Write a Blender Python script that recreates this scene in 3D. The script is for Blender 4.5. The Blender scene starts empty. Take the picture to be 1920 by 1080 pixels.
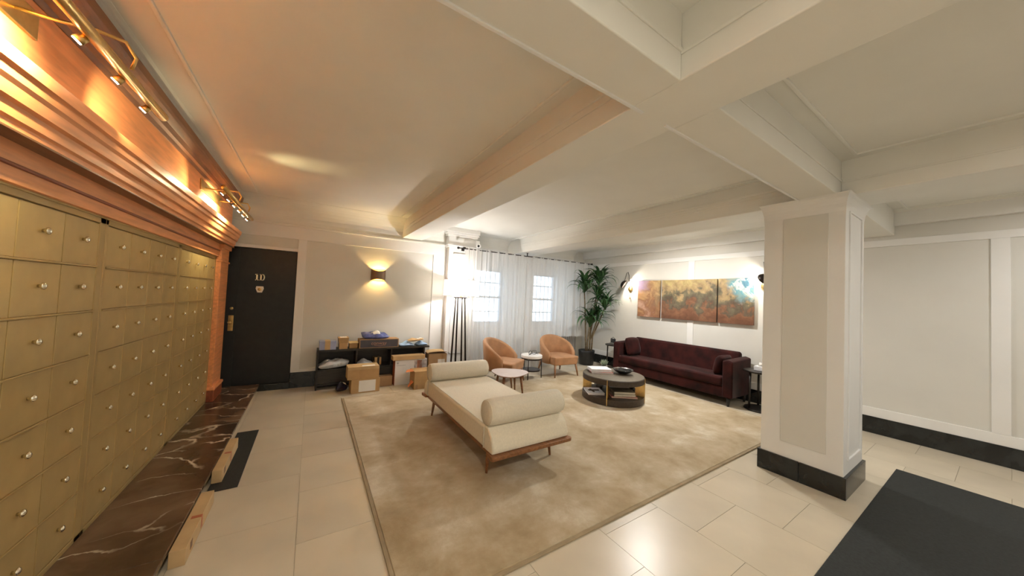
import bpy, bmesh, math, random
from mathutils import Vector, Matrix, Euler
random.seed(7)
S = bpy.context.scene
C = S.collection
PI = math.pi

# ------------------------------------------------------------------ camera
CAM_H = 1.6
yaw, pitch, roll = 0.5638, 0.0318, 0.0439
fw = Vector((math.sin(yaw)*math.cos(pitch), math.cos(yaw)*math.cos(pitch), math.sin(pitch)))
rt = Vector((math.cos(yaw), -math.sin(yaw), 0)); up = rt.cross(fw)
r2 = rt*math.cos(roll) + up*math.sin(roll); u2 = -rt*math.sin(roll) + up*math.cos(roll)
cd = bpy.data.cameras.new('camera'); cam = bpy.data.objects.new('camera', cd); C.objects.link(cam)
cd.sensor_fit = 'HORIZONTAL'; cd.sensor_width = 36; cd.lens = 592.2*36/1920
cd.clip_start = 0.05
m = Matrix.Identity(4)
for i in range(3):
    m[i][0] = r2[i]; m[i][1] = u2[i]; m[i][2] = -fw[i]
m[2][3] = CAM_H
cam.matrix_world = m
S.camera = cam

# ------------------------------------------------------------------ world + exposure
w = bpy.data.worlds.new('daylight'); S.world = w; w.use_nodes = True
bgn = w.node_tree.nodes['Background']
bgn.inputs[0].default_value = (0.74, 0.87, 1.0, 1); bgn.inputs[1].default_value = 1.7
S.view_settings.view_transform = 'Standard'; S.view_settings.look = 'None'
S.view_settings.gamma = 1; S.view_settings.use_curve_mapping = False
S.view_settings.exposure = 1.38
W_CEIL = 22; W_ADDCEILM = 7; W_ADDCEIL2 = 9; W_ADDBAY = 29; W_FLOORLAMP = 19; W_SCONCE = 6; W_ART = 7; W_PICTURE = 12; W_PICSIDE = 5; W_STREAK = 5

# ------------------------------------------------------------------ materials
def nt(name):
    M = bpy.data.materials.new(name); M.use_nodes = True
    t = M.node_tree; return M, t, t.nodes['Principled BSDF']
def mat(name, col, rough=.6, metal=0, var=.06, scale=8, bump=0, bscale=60, coat=0, spec=.5, sheen=0, stretch=None, detail=3, rnd=0):
    M, t, p = nt(name)
    N = t.nodes; L = t.links
    tc = N.new('ShaderNodeTexCoord'); src = tc.outputs['Object']
    if stretch:
        mp = N.new('ShaderNodeMapping'); mp.inputs['Scale'].default_value = stretch; L.new(src, mp.inputs[0]); src = mp.outputs[0]
    nz = N.new('ShaderNodeTexNoise'); nz.inputs['Scale'].default_value = scale; nz.inputs['Detail'].default_value = detail
    L.new(src, nz.inputs[0])
    rp = N.new('ShaderNodeValToRGB')
    a = [max(0, c*(1-var*1.6)) for c in col]; b = [min(1, c*(1+var*1.6)) for c in col]
    rp.color_ramp.elements[0].color = (*a, 1); rp.color_ramp.elements[1].color = (*b, 1)
    rp.color_ramp.elements[0].position = .3; rp.color_ramp.elements[1].position = .7
    L.new(nz.outputs[0], rp.inputs[0])
    out = rp.outputs[0]
    if rnd:
        oi = N.new('ShaderNodeObjectInfo'); hs = N.new('ShaderNodeHueSaturation')
        mr = N.new('ShaderNodeMapRange'); mr.inputs[3].default_value = 1-rnd; mr.inputs[4].default_value = 1+rnd
        L.new(oi.outputs['Random'], mr.inputs[0]); L.new(mr.outputs[0], hs.inputs['Value']); L.new(out, hs.inputs['Color']); out = hs.outputs[0]
    L.new(out, p.inputs['Base Color'])
    p.inputs['Roughness'].default_value = rough; p.inputs['Metallic'].default_value = metal
    p.inputs['Coat Weight'].default_value = coat; p.inputs['Specular IOR Level'].default_value = spec
    if sheen: p.inputs['Sheen Weight'].default_value = sheen; p.inputs['Sheen Roughness'].default_value = .4
    if bump:
        n2 = N.new('ShaderNodeTexNoise'); n2.inputs['Scale'].default_value = bscale; n2.inputs['Detail'].default_value = 4; L.new(src, n2.inputs[0])
        bp = N.new('ShaderNodeBump'); bp.inputs['Strength'].default_value = bump; bp.inputs['Distance'].default_value = .01
        L.new(n2.outputs[0], bp.inputs['Height']); L.new(bp.outputs[0], p.inputs['Normal'])
    return M
def emis(name, col, st):
    M, t, p = nt(name); p.inputs['Base Color'].default_value = (*col, 1)
    p.inputs['Emission Color'].default_value = (*col, 1); p.inputs['Emission Strength'].default_value = st; return M
def ramp(t, stops):
    r = t.nodes.new('ShaderNodeValToRGB'); e = r.color_ramp.elements
    while len(e) < len(stops): e.new(.5)
    for i, (p, c) in enumerate(stops): e[i].position = p; e[i].color = (*c, 1)
    return r

WHITE = mat('white_plaster_paint', (.80, .79, .76), .55, var=.012, scale=3, bump=.05, bscale=90)
CEIL = mat('ceiling_paint', (.80, .785, .725), .6, var=.015, scale=2, bump=.05, bscale=80)
PANEL = mat('beige_panel_paint', (.68, .665, .61), .6, var=.012, scale=3, bump=.04, bscale=90)
GLOSSW = mat('glossy_white_trim', (.82, .815, .80), .35, var=.01, scale=3)
BLACKM = mat('black_marble', (.012, .014, .014), .22, var=.5, scale=6, detail=8)
BLACKD = mat('black_door_paint', (.007, .007, .006), .5, var=.25, scale=12, bump=.06, bscale=140)
TILE = mat('beige_stone_tile', (.57, .495, .375), .3, var=.05, scale=2.2, detail=5, rnd=.05, bump=.02, bscale=8)
GROUT = mat('beige_grout', (.46, .40, .30), .8, var=.05)
BRASS = mat('satin_brass', (.72, .50, .20), .3, 1, var=.08, scale=20)
GOLD = mat('gold_mailbox_metal', (.47, .335, .135), .42, .3, var=.07, scale=5, bump=.02, bscale=30)
GOLDF = mat('gold_mailbox_frame', (.43, .305, .12), .42, .3, var=.05, scale=5)
KNOB = mat('polished_nickel', (.85, .80, .66), .15, 1, var=.03)
ORANGE = mat('orange_varnished_wood', (.80, .33, .13), .38, var=.10, scale=6, stretch=(6, .6, 6), coat=.15)
ORANGE_D = mat('dark_red_wood', (.26, .065, .025), .4, var=.15, scale=6, stretch=(6, .6, 6))
BROWNW = mat('brown_crown_wood', (.20, .085, .035), .4, var=.2, scale=6, stretch=(6, .6, 6))
WALNUT = mat('walnut_wood', (.25, .105, .04), .45, var=.2, scale=5, stretch=(8, 1, 8))
OAKLEG = mat('oak_leg_wood', (.27, .13, .055), .45, var=.15, scale=8, stretch=(6, 6, 1))
CREAM = mat('cream_upholstery', (.74, .67, .53), .9, var=.03, scale=60, bump=.12, bscale=260, sheen=.1)
CREAM_B = mat('cream_bolster_fabric', (.70, .64, .52), .9, var=.03, scale=60, bump=.14, bscale=240, sheen=.1)
CARAMEL = mat('caramel_suede', (.40, .205, .095), .7, var=.09, scale=7, bump=.08, bscale=120, sheen=.15)
VELVET = mat('burgundy_velvet', (.030, .005, .004), .85, var=.4, scale=5, bump=.08, bscale=160, sheen=.08, spec=.2)
DARKMETAL = mat('dark_bronze_metal', (.035, .026, .022), .4, .7, var=.15)
ESPRESSO = mat('espresso_wood', (.016, .012, .009), .4, var=.3, scale=6, stretch=(1, 8, 8))
TABLETOP = mat('grey_brown_shagreen', (.125, .105, .075), .38, var=.12, scale=40, bump=.08, bscale=200)
TABLERIM = mat('dark_brown_table_side', (.045, .030, .020), .45, var=.15, scale=30)
WHITESTONE = mat('white_stone', (.80, .78, .75), .3, var=.03, scale=10)
PINKTOP = mat('pale_pink_stone_top', (.60, .52, .49), .3, var=.04, scale=8)
POTM = mat('black_ceramic_pot', (.012, .013, .014), .35, var=.3, bump=.1, bscale=40)
SOIL = mat('dark_soil', (.03, .02, .012), .9, var=.4, scale=40, bump=.5)
CANE = mat('plant_cane', (.20, .15, .08), .8, var=.25, scale=20, bump=.3)
LEAF = mat('plant_leaf', (.045, .115, .04), .42, var=.25, scale=4, rnd=.35)
CARD = mat('brown_cardboard', (.46, .285, .125), .8, var=.05, scale=8, bump=.04, bscale=90)
CARD2 = mat('tan_cardboard', (.53, .36, .18), .8, var=.05, scale=8)
CARD3 = mat('dull_cardboard', (.36, .22, .11), .8, var=.06, scale=8)
PAPER = mat('white_label_paper', (.80, .77, .72), .7, var=.02)
GREYPRINT = mat('grey_print', (.42, .41, .40), .7, var=.04)
TAPE = mat('brown_packing_tape', (.40, .27, .14), .3, var=.04)
NAVYBOX = mat('dark_slate_carton_print', (.055, .05, .06), .55, var=.1)
COPPERP = mat('copper_print', (.38, .20, .13), .6, var=.05)
BLUEPOLY = mat('blue_poly_mailer', (.09, .11, .30), .3, var=.25, scale=14, bump=.5, bscale=18)
NAVYPOLY = mat('navy_poly_mailer', (.012, .016, .045), .35, var=.3, scale=14, bump=.5, bscale=20)
GREYPOLY = mat('grey_poly_mailer', (.52, .53, .53), .3, var=.12, scale=10, bump=.6, bscale=16)
LBLUEPOLY = mat('pale_blue_poly_mailer', (.38, .55, .80), .35, var=.15, scale=10, bump=.5, bscale=20)
STRIPEBLUE = mat('lavender_blue_carton', (.33, .36, .52), .6, var=.04)
WHITEBOX = mat('white_carton', (.74, .71, .68), .55, var=.02)
ORANGEP = mat('orange_carton_print', (.72, .24, .08), .55, var=.1)
ORANGED = mat('rust_carton_print', (.42, .12, .05), .55, var=.12)
GREYPIC = mat('grey_photo_print', (.42, .36, .34), .55, var=.25, scale=20)
BOOKW = mat('white_book_cover', (.78, .77, .78), .45, var=.03)
BOOKR = mat('red_brown_book_cover', (.30, .09, .06), .5, var=.2, scale=25)
BOOKO = mat('olive_book_cover', (.17, .14, .09), .5, var=.15)
BOOKP = mat('pink_book_cover', (.55, .22, .18), .5, var=.1)
PAGES = mat('book_pages', (.62, .56, .44), .8, var=.05, scale=60)
BLACKGLASS = mat('black_glazed_ceramic', (.012, .012, .012), .15, var=.2)
GREYCER = mat('grey_ceramic', (.20, .19, .17), .5, var=.1)
RADIATOR = mat('grey_radiator_paint', (.42, .41, .39), .5, var=.05)
WINFRAME = mat('grey_window_frame_paint', (.50, .50, .52), .45, var=.03)
MATM = mat('black_rubber_mat', (.010, .013, .012), .7, var=.3, scale=60, bump=.3, bscale=200)
SUCC = mat('grey_green_succulent', (.19, .23, .15), .6, var=.2)
STONEBEIGE = mat('beige_stone_riser', (.42, .35, .22), .4, var=.1, scale=6)
PEACH = mat('door_pentagon_plate', (.78, .76, .66), .4, var=.03)
SCREEN = mat('dark_frame_print', (.03, .03, .035), .25, var=.3)
CAMWHITE = mat('white_camera_plastic', (.85, .84, .82), .35, var=.02)
WOODFLAP = mat('pale_box_flap', (.62, .46, .27), .8, var=.04)

# veined brown marble
VEIN, t, p = nt('brown_marble_with_white_veins')
tc = t.nodes.new('ShaderNodeTexCoord'); mp = t.nodes.new('ShaderNodeMapping'); mp.inputs['Rotation'].default_value = (0, 0, .55); mp.inputs['Scale'].default_value = (1.0, 2.6, 1)
nd = t.nodes.new('ShaderNodeTexNoise'); nd.inputs['Scale'].default_value = 2.2; nd.inputs['Detail'].default_value = 7; t.links.new(tc.outputs['Object'], nd.inputs[0])
va = t.nodes.new('ShaderNodeVectorMath'); va.operation = 'MULTIPLY_ADD'; va.inputs[1].default_value = (.55, .55, .55); t.links.new(nd.outputs['Color'], va.inputs[0]); t.links.new(tc.outputs['Object'], va.inputs[2])
t.links.new(va.outputs[0], mp.inputs[0])
vo = t.nodes.new('ShaderNodeTexVoronoi'); vo.feature = 'DISTANCE_TO_EDGE'; vo.inputs['Scale'].default_value = 1.25; t.links.new(mp.outputs[0], vo.inputs[0])
v1 = ramp(t, [(0, (1, 1, 1)), (.010, (.7, .7, .7)), (.022, (0, 0, 0))]); t.links.new(vo.outputs['Distance'], v1.inputs[0])
nb = t.nodes.new('ShaderNodeTexNoise'); nb.inputs['Scale'].default_value = 2.0; nb.inputs['Detail'].default_value = 6; t.links.new(va.outputs[0], nb.inputs[0])
rb = ramp(t, [(.3, (.050, .026, .014)), (.5, (.105, .058, .032)), (.7, (.20, .125, .075))]); t.links.new(nb.outputs[0], rb.inputs[0])
n3 = t.nodes.new('ShaderNodeTexNoise'); n3.inputs['Scale'].default_value = 3.1; t.links.new(tc.outputs['Object'], n3.inputs[0])
r3 = ramp(t, [(.40, (0, 0, 0)), (.56, (1, 1, 1))]); t.links.new(n3.outputs[0], r3.inputs[0])
mu = t.nodes.new('ShaderNodeMath'); mu.operation = 'MULTIPLY'; t.links.new(v1.outputs[0], mu.inputs[0]); t.links.new(r3.outputs[0], mu.inputs[1])
mx = t.nodes.new('ShaderNodeMix'); mx.data_type = 'RGBA'; t.links.new(mu.outputs[0], mx.inputs[0]); t.links.new(rb.outputs[0], mx.inputs[6]); mx.inputs[7].default_value = (.66, .56, .42, 1)
t.links.new(mx.outputs[2], p.inputs['Base Color']); p.inputs['Roughness'].default_value = .22

# mottled rug
RUG, t, p = nt('mottled_beige_rug')
tc = t.nodes.new('ShaderNodeTexCoord')
nz = t.nodes.new('ShaderNodeTexNoise'); nz.inputs['Scale'].default_value = 1.9; nz.inputs['Detail'].default_value = 10; nz.inputs['Roughness'].default_value = .66; nz.inputs['Distortion'].default_value = .2
t.links.new(tc.outputs['Object'], nz.inputs[0])
rp = ramp(t, [(.34, (.33, .24, .125)), (.47, (.42, .325, .195)), (.56, (.48, .39, .26)), (.66, (.60, .53, .40))]); t.links.new(nz.outputs[0], rp.inputs[0])
t.links.new(rp.outputs[0], p.inputs['Base Color']); p.inputs['Roughness'].default_value = .95; p.inputs['Sheen Weight'].default_value = .2
n2 = t.nodes.new('ShaderNodeTexNoise'); n2.inputs['Scale'].default_value = 220; t.links.new(tc.outputs['Object'], n2.inputs[0])
bp = t.nodes.new('ShaderNodeBump'); bp.inputs['Strength'].default_value = .25; bp.inputs['Distance'].default_value = .01; t.links.new(n2.outputs[0], bp.inputs['Height']); t.links.new(bp.outputs[0], p.inputs['Normal'])
RUGEDGE = mat('rug_binding', (.33, .25, .15), .9, var=.08)

# abstract painting, one composition across three canvases (u along the wall, v up)
ART, t, p = nt('abstract_painting')
N = t.nodes; L = t.links
ge = N.new('ShaderNodeNewGeometry'); sx = N.new('ShaderNodeSeparateXYZ'); L.new(ge.outputs['Position'], sx.inputs[0])
def mr(src, a, b):
    n = N.new('ShaderNodeMapRange'); n.inputs[1].default_value = a; n.inputs[2].default_value = b; L.new(src, n.inputs[0]); return n.outputs[0]
u = mr(sx.outputs[1], 4.65, 2.365); v = mr(sx.outputs[2], 1.31, 2.13)
def math2(op, a, b):
    n = N.new('ShaderNodeMath'); n.operation = op
    for i, q in enumerate((a, b)):
        if isinstance(q, (int, float)): n.inputs[i].default_value = q
        else: L.new(q, n.inputs[i])
    return n.outputs[0]
def noise(sc, det=8, dist=1.0, off=0):
    mp = N.new('ShaderNodeMapping'); mp.inputs['Location'].default_value = (off, off*2, off); L.new(ge.outputs['Position'], mp.inputs[0])
    n = N.new('ShaderNodeTexNoise'); n.inputs['Scale'].default_value = sc; n.inputs['Detail'].default_value = det; n.inputs['Distortion'].default_value = dist; n.inputs['Roughness'].default_value = .62; L.new(mp.outputs[0], n.inputs[0]); return n.outputs[0]
def mixc(f, a, b):
    n = N.new('ShaderNodeMix'); n.data_type = 'RGBA'
    if isinstance(f, float): n.inputs[0].default_value = f
    else: L.new(f, n.inputs[0])
    for i, q in ((6, a), (7, b)):
        if isinstance(q, tuple): n.inputs[i].default_value = (*q, 1)
        else: L.new(q, n.inputs[i])
    return n.outputs[2]
n1 = noise(4.2, 10, .25); nn = noise(8, 8, .5, 3.1); nc = noise(3.0, 7, .8, 7.7)
vv = math2('ADD', v, math2('MULTIPLY', math2('SUBTRACT', n1, .5), 2.0))
base = ramp(t, [(.05, (.17, .075, .04)), (.28, (.24, .115, .06)), (.39, (.12, .092, .062)), (.64, (.165, .148, .09)), (.76, (.38, .27, .14)), (1.0, (.48, .38, .17))]); L.new(vv, base.inputs[0])
speck = ramp(t, [(.35, (.55, .50, .45)), (.62, (1.1, 1.05, 1))]); L.new(nn, speck.inputs[0])
mm = N.new('ShaderNodeMix'); mm.data_type = 'RGBA'; mm.blend_type = 'MULTIPLY'; mm.inputs[0].default_value = .65; L.new(base.outputs[0], mm.inputs[6]); L.new(speck.outputs[0], mm.inputs[7])
col = mm.outputs[2]
def sstep(x, a, b):
    n = N.new('ShaderNodeMapRange'); n.interpolation_type = 'SMOOTHSTEP'; n.inputs[1].default_value = a; n.inputs[2].default_value = b; L.new(x, n.inputs[0]); return n.outputs[0]
# left canvas warmer
lf = sstep(u, .30, .12)
lc = ramp(t, [(.30, (.55, .25, .10)), (.45, (.62, .36, .16)), (.55, (.34, .15, .07)), (.66, (.66, .42, .30))]); L.new(nc, lc.inputs[0])
col = mixc(math2('MULTIPLY', lf, .75), col, lc.outputs[0])
# pale violet at its upper left corner
du = math2('SUBTRACT', u, .02); dv = math2('SUBTRACT', v, .95)
d1 = math2('SQRT', math2('ADD', math2('MULTIPLY', math2('MULTIPLY', du, 2.8), math2('MULTIPLY', du, 2.8)), math2('MULTIPLY', dv, dv)), 0)
col = mixc(math2('MULTIPLY', sstep(math2('ADD', d1, math2('MULTIPLY', math2('SUBTRACT', n1, .5), .5)), .36, .10), .85), col, (.42, .32, .52))
# blue and cyan swirl at the upper right corner
du = math2('SUBTRACT', u, .985); dv = math2('SUBTRACT', v, .88)
d2 = math2('SQRT', math2('ADD', math2('MULTIPLY', math2('MULTIPLY', du, 2.6), math2('MULTIPLY', du, 2.6)), math2('MULTIPLY', dv, dv)), 0)
d2n = math2('ADD', d2, math2('MULTIPLY', math2('SUBTRACT', n1, .5), .7))
bl = ramp(t, [(.36, (.03, .06, .13)), (.47, (.10, .25, .34)), (.52, (.62, .68, .62)), (.58, (.12, .33, .40)), (.70, (.30, .34, .26))]); L.new(nc, bl.inputs[0])
col = mixc(sstep(d2n, .50, .25), col, bl.outputs[0])
L.new(col, p.inputs['Base Color']); p.inputs['Roughness'].default_value = .45

# thin cloth: translucent with open weave
def cloth(name, col, transp, transl):
    M = bpy.data.materials.new(name); M.use_nodes = True; t = M.node_tree; t.nodes.clear()
    o = t.nodes.new('ShaderNodeOutputMaterial'); d = t.nodes.new('ShaderNodeBsdfDiffuse'); tr = t.nodes.new('ShaderNodeBsdfTranslucent'); tp = t.nodes.new('ShaderNodeBsdfTransparent')
    d.inputs[0].default_value = tr.inputs[0].default_value = (*col, 1)
    a = t.nodes.new('ShaderNodeMixShader'); a.inputs[0].default_value = transl; t.links.new(d.outputs[0], a.inputs[1]); t.links.new(tr.outputs[0], a.inputs[2])
    b = t.nodes.new('ShaderNodeMixShader'); b.inputs[0].default_value = transp; t.links.new(a.outputs[0], b.inputs[1]); t.links.new(tp.outputs[0], b.inputs[2]); t.links.new(b.outputs[0], o.inputs[0])
    return M
SHEER = cloth('sheer_white_curtain', (.94, .93, .91), .36, .5)
SHADE = cloth('white_lamp_shade_fabric', (.90, .86, .78), 0, .55)
GLASS, t, p = nt('window_glass')
t.nodes.clear()
o = t.nodes.new('ShaderNodeOutputMaterial'); tp = t.nodes.new('ShaderNodeBsdfTransparent'); gl = t.nodes.new('ShaderNodeBsdfGlossy'); gl.inputs['Roughness'].default_value = .02
tp.inputs[0].default_value = (.93, .96, .98, 1)
mxs = t.nodes.new('ShaderNodeMixShader'); mxs.inputs[0].default_value = .06; t.links.new(tp.outputs[0], mxs.inputs[1]); t.links.new(gl.outputs[0], mxs.inputs[2]); t.links.new(mxs.outputs[0], o.inputs[0])
LED = emis('warm_led', (1, .80, .55), 30)
OPAL = emis('opal_glass_lit', (1, .86, .66), 2.5)

# ------------------------------------------------------------------ mesh helpers
class B:
    def __init__(s): s.b = bmesh.new()
    def box(s, x0, x1, y0, y1, z0, z1):
        vs = [s.b.verts.new((x, y, z)) for z in (z0, z1) for x, y in ((x0, y0), (x1, y0), (x1, y1), (x0, y1))]
        for f in ((3, 2, 1, 0), (4, 5, 6, 7), (0, 1, 5, 4), (1, 2, 6, 5), (2, 3, 7, 6), (3, 0, 4, 7)): s.b.faces.new([vs[i] for i in f])
        return s
    def taper(s, x0, x1, y0, y1, z0, z1, k=.9, kx=None):
        kx = k if kx is None else kx
        cx, cy = (x0+x1)/2, (y0+y1)/2
        pts = []
        for z, a, b2 in ((z0, kx, k), (z1, 1, 1)):
            for x, y in ((x0, y0), (x1, y0), (x1, y1), (x0, y1)): pts.append((cx+(x-cx)*a, cy+(y-cy)*b2, z))
        vs = [s.b.verts.new(q) for q in pts]
        for f in ((3, 2, 1, 0), (4, 5, 6, 7), (0, 1, 5, 4), (1, 2, 6, 5), (2, 3, 7, 6), (3, 0, 4, 7)): s.b.faces.new([vs[i] for i in f])
        return s
    def loft(s, rings, cap=True, closed=True):
        R = [[s.b.verts.new(q) for q in r] for r in rings]; n = len(R[0])
        for a, c in zip(R, R[1:]):
            for i in range(n if closed else n-1):
                j = (i+1) % n
                s.b.faces.new((a[i], a[j], c[j], c[i]))
        if cap and closed:
            s.b.faces.new(R[0][::-1]); s.b.faces.new(R[-1])
        return s
    def cyl(s, p0, p1, r0, r1=None, n=12):
        return s.tube([p0, p1], [r0, r0 if r1 is None else r1], n)
    def tube(s, pts, r, n=8):
        pts = [Vector(q) for q in pts]
        if not isinstance(r, (list, tuple)): r = [r]*len(pts)
        rings = []; prev = None
        for i, q in enumerate(pts):
            d = (pts[min(i+1, len(pts)-1)]-pts[max(i-1, 0)]).normalized()
            if prev is None:
                a = Vector((0, 0, 1)) if abs(d.z) < .9 else Vector((1, 0, 0)); prev = d.cross(a).normalized()
            x = (prev - d*prev.dot(d)).normalized(); prev = x; y = d.cross(x)
            rings.append([q + (x*math.cos(2*PI*k/n)+y*math.sin(2*PI*k/n))*r[i] for k in range(n)])
        return s.loft(rings)
    def lathe(s, prof, n=32, c=(0, 0, 0), sx=1, sy=1):
        rings = [[(c[0]+r*math.cos(2*PI*k/n)*sx, c[1]+r*math.sin(2*PI*k/n)*sy, c[2]+z) for k in range(n)] for r, z in prof]
        return s.loft(rings)
    def prism(s, poly, ax, a0, a1):
        # poly in the plane perpendicular to ax: ax 0 -> (y,z), 1 -> (x,z), 2 -> (x,y)
        def P(q, a):
            return (a, q[0], q[1]) if ax == 0 else ((q[0], a, q[1]) if ax == 1 else (q[0], q[1], a))
        return s.loft([[P(q, a0) for q in poly], [P(q, a1) for q in poly]])
    def grid(s, fn, nu, nv):
        V = [[s.b.verts.new(fn(i/nu, j/nv)) for j in range(nv+1)] for i in range(nu+1)]
        for i in range(nu):
            for j in range(nv): s.b.faces.new((V[i][j], V[i+1][j], V[i+1][j+1], V[i][j+1]))
        return s
    def done(s, name, M, parent=None, smooth=False, bevel=0, seg=2, loc=None, recalc=True):
        if recalc: bmesh.ops.recalc_face_normals(s.b, faces=s.b.faces)
        me = bpy.data.meshes.new(name); s.b.to_mesh(me); s.b.free(); me.materials.append(M)
        ob = bpy.data.objects.new(name, me); C.objects.link(ob)
        if smooth: me.polygons.foreach_set('use_smooth', [True]*len(me.polygons))
        if bevel:
            md = ob.modifiers.new('bevel', 'BEVEL'); md.width = bevel; md.segments = seg; md.limit_method = 'ANGLE'; md.angle_limit = .6
            me.polygons.foreach_set('use_smooth', [True]*len(me.polygons))
            wn = ob.modifiers.new('wn', 'WEIGHTED_NORMAL'); wn.keep_sharp = True
        if parent: ob.parent = parent
        if loc: ob.location = loc
        return ob
def thing(name, label, cat, loc=(0, 0, 0), rz=0, group=None):
    o = bpy.data.objects.new(name, None); C.objects.link(o); o.empty_display_size = .1
    o.location = loc; o.rotation_euler = (0, 0, rz); tag(o, label, cat, group); return o
def tag(o, label, cat, group=None):
    o['label'] = label; o['category'] = cat
    if group: o['group'] = group
    return o
def struct(o, label=None, cat=None):
    o['kind'] = 'structure'
    if label: o['label'] = label; o['category'] = cat
    return o
def copy(o, parent, loc, rot=None, scale=None):
    c = o.copy(); C.objects.link(c); c.parent = parent; c.location = loc
    if rot is not None: c.rotation_euler = rot
    if scale is not None: c.scale = scale
    return c
def light(name, kind, loc, W, col, parent=None, size=.03, rot=None, **kw):
    l = bpy.data.lights.new(name, kind); l.energy = W; l.color = col
    if kind in ('POINT', 'SPOT'): l.shadow_soft_size = size
    for k, v_ in kw.items(): setattr(l, k, v_)
    o = bpy.data.objects.new(name, l); C.objects.link(o); o.location = loc
    if rot is not None: o.rotation_euler = rot
    if parent: o.parent = parent
    return o
def aim(a, b): return (Vector(b)-Vector(a)).to_track_quat('-Z', 'Y').to_euler()
def ob2(pts, r, n=8): return B().tube(pts, r, n)
def arc(c, r, a0, a1, n, plane='xz'):
    out = []
    for i in range(n+1):
        a = a0+(a1-a0)*i/n; x, y = r*math.cos(a), r*math.sin(a)
        out.append((c[0]+x, c[1], c[2]+y) if plane == 'xz' else ((c[0], c[1]+x, c[2]+y) if plane == 'yz' else (c[0]+x, c[1]+y, c[2])))
    return out

# ------------------------------------------------------------------ setting
XL, XR, YD, YB, ZC, ZS = -1.15, 6.48, 6.2, -3.0, 2.97, 2.65
YW = 6.6
fl = struct(B().box(XL-.3, XR+.3, YB-.3, YW+.3, -.2, -.004).done('floor', GROUT), 'large beige stone floor tiles with pale joints', 'floor')
TS = .6
tile0 = B().taper(-TS/2+.0015, TS/2-.0015, -TS/2+.0015, TS/2-.0015, -.003, 0, 1.0).done('floor_tile', TILE, fl)
first = True
for i in range(-2, 11):
    for j in range(-5, 12):
        cx, cy = TS*(i+.5), TS*(j+.5)+(.3 if i % 2 else 0)
        if cx-TS/2 > XR or cy-TS/2 > YW or cx > 2.4+XR: continue
        if first: tile0.location = (cx, cy, 0); first = False
        else: copy(tile0, fl, (cx, cy, 0), (0, 0, random.choice((0, PI))))
# ceiling slab and beams
ce = struct(B().box(XL-.3, XR+.3, YB-.3, YW+.3, ZC, ZC+.2).done('ceiling', CEIL), 'white coffered plaster ceiling with crossing beams', 'ceiling')
BX0, BX1, CY0, CY1 = 1.40, 1.77, .82, 1.10
ZB = ZC+.02
def beam(x0, x1, y0, y1, name='ceiling_beam'):
    return B().box(x0, x1, y0, y1, ZS, ZB).done(name, CEIL, ce, bevel=.008)
beam(BX0, BX1, YB, 6.2)                                   # the long beam
beam(XL, BX0+.002, CY0, CY1); beam(BX1-.002, XR, CY0, CY1)       # the crossing beam
beam(4.0, 4.52, CY1-.002, YW)                             # beam from pillar to window wall
beam(4.0, 4.52, YB, CY0+.002)
def bead(x0, x1, y0, y1, z=ZC, h=.014): B().box(x0, x1, y0, y1, z-h, z+.01).done('ceiling_bead', CEIL, ce, bevel=.004)
# beads and stepped mouldings that run round each coffer
def coffer(x0, x1, y0, y1, sides='LRNF'):
    a, bb = .10, .022
    if 'L' in sides: bead(x0+a, x0+a+bb, y0+a, y1-a)
    if 'R' in sides: bead(x1-a-bb, x1-a, y0+a, y1-a)
    if 'N' in sides: bead(x0+a, x1-a, y0+a, y0+a+bb)
    if 'F' in sides: bead(x0+a, x1-a, y1-a-bb, y1-a)
coffer(-.85, BX0, CY1, 5.9, 'LRN'); coffer(BX1, 4.0, CY1, 6.5, 'LRN'); coffer(-1.0, BX0, -2.9, CY0); coffer(BX1, 4.0, -2.9, CY0); coffer(4.52, XR, -2.9, CY0)
# fascia moulding steps along the beams (thin raised lines)
for y in (CY0-.008, CY1):
    for x0, x1 in ((XL, BX0), (BX1, 4.0)):
        B().box(x0, x1, y, y+.008, ZS+.13, ZS+.15).done('beam_moulding', CEIL, ce, bevel=.002)
for x in (BX0-.008, BX1, 4.0-.008):
    B().box(x, x+.008, CY1, 5.95, ZS+.12, ZS+.135).done('beam_moulding', CEIL, ce, bevel=.002)
    B().box(x-.004, x+.012, CY1, 5.95, ZS+.17, ZS+.20).done('beam_moulding', CEIL, ce, bevel=.003)
    B().box(x, x+.008, YB, CY0, ZS+.12, ZS+.135).done('beam_moulding', CEIL, ce, bevel=.002)
# slim lips under the crossing beam, as the photo's pale lines
B().box(.3, BX0+.08, CY1-.03, CY1-.012, ZS-.008, ZS+.01).done('beam_lip', GLOSSW, ce, bevel=.003)
B().box(BX1-.08, 3.9, CY1-.03, CY1-.012, ZS-.008, ZS+.01).done('beam_lip', GLOSSW, ce, bevel=.003)
# coves
def cove(poly, ax, a0, a1, name='cove_moulding'): return B().prism(poly, ax, a0, a1).done(name, CEIL, ce, smooth=False, bevel=0)
def cprof(s, r, wall, top, sgn):
    pts = [(wall+sgn*-.02, top-r), (wall+sgn*.0, top-r)]
    for i in range(9):
        a = PI/2*i/8; pts.append((wall+sgn*(r-r*math.cos(a))*s, top-r+r*math.sin(a)))
    pts += [(wall+sgn*r*s, top+.02), (wall+sgn*-.02, top+.02)]
    return pts
wd = .9
cv = B().prism(cprof(wd, .34, YD, ZC-.004, -1), 0, XL, 2.31).done('cove_moulding', CEIL, ce)
B().box(XL, 2.31, YD-.035, YD, ZC-.375, ZC-.34).done('cove_moulding', CEIL, ce, bevel=.006)
B().prism(cprof(1, .09, -1.0, ZC-.002, 1), 1, CY1, 5.9).done('cove_moulding', CEIL, ce)
B().prism(cprof(1, .16, XR, ZC-.004, -1), 1, YB, YW).done('cove_moulding', CEIL, ce)
B().prism(cprof(1, .22, YW, ZC-.004, -1), 0, 2.8, 6.3).done('cove_moulding', CEIL, ce)

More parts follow.
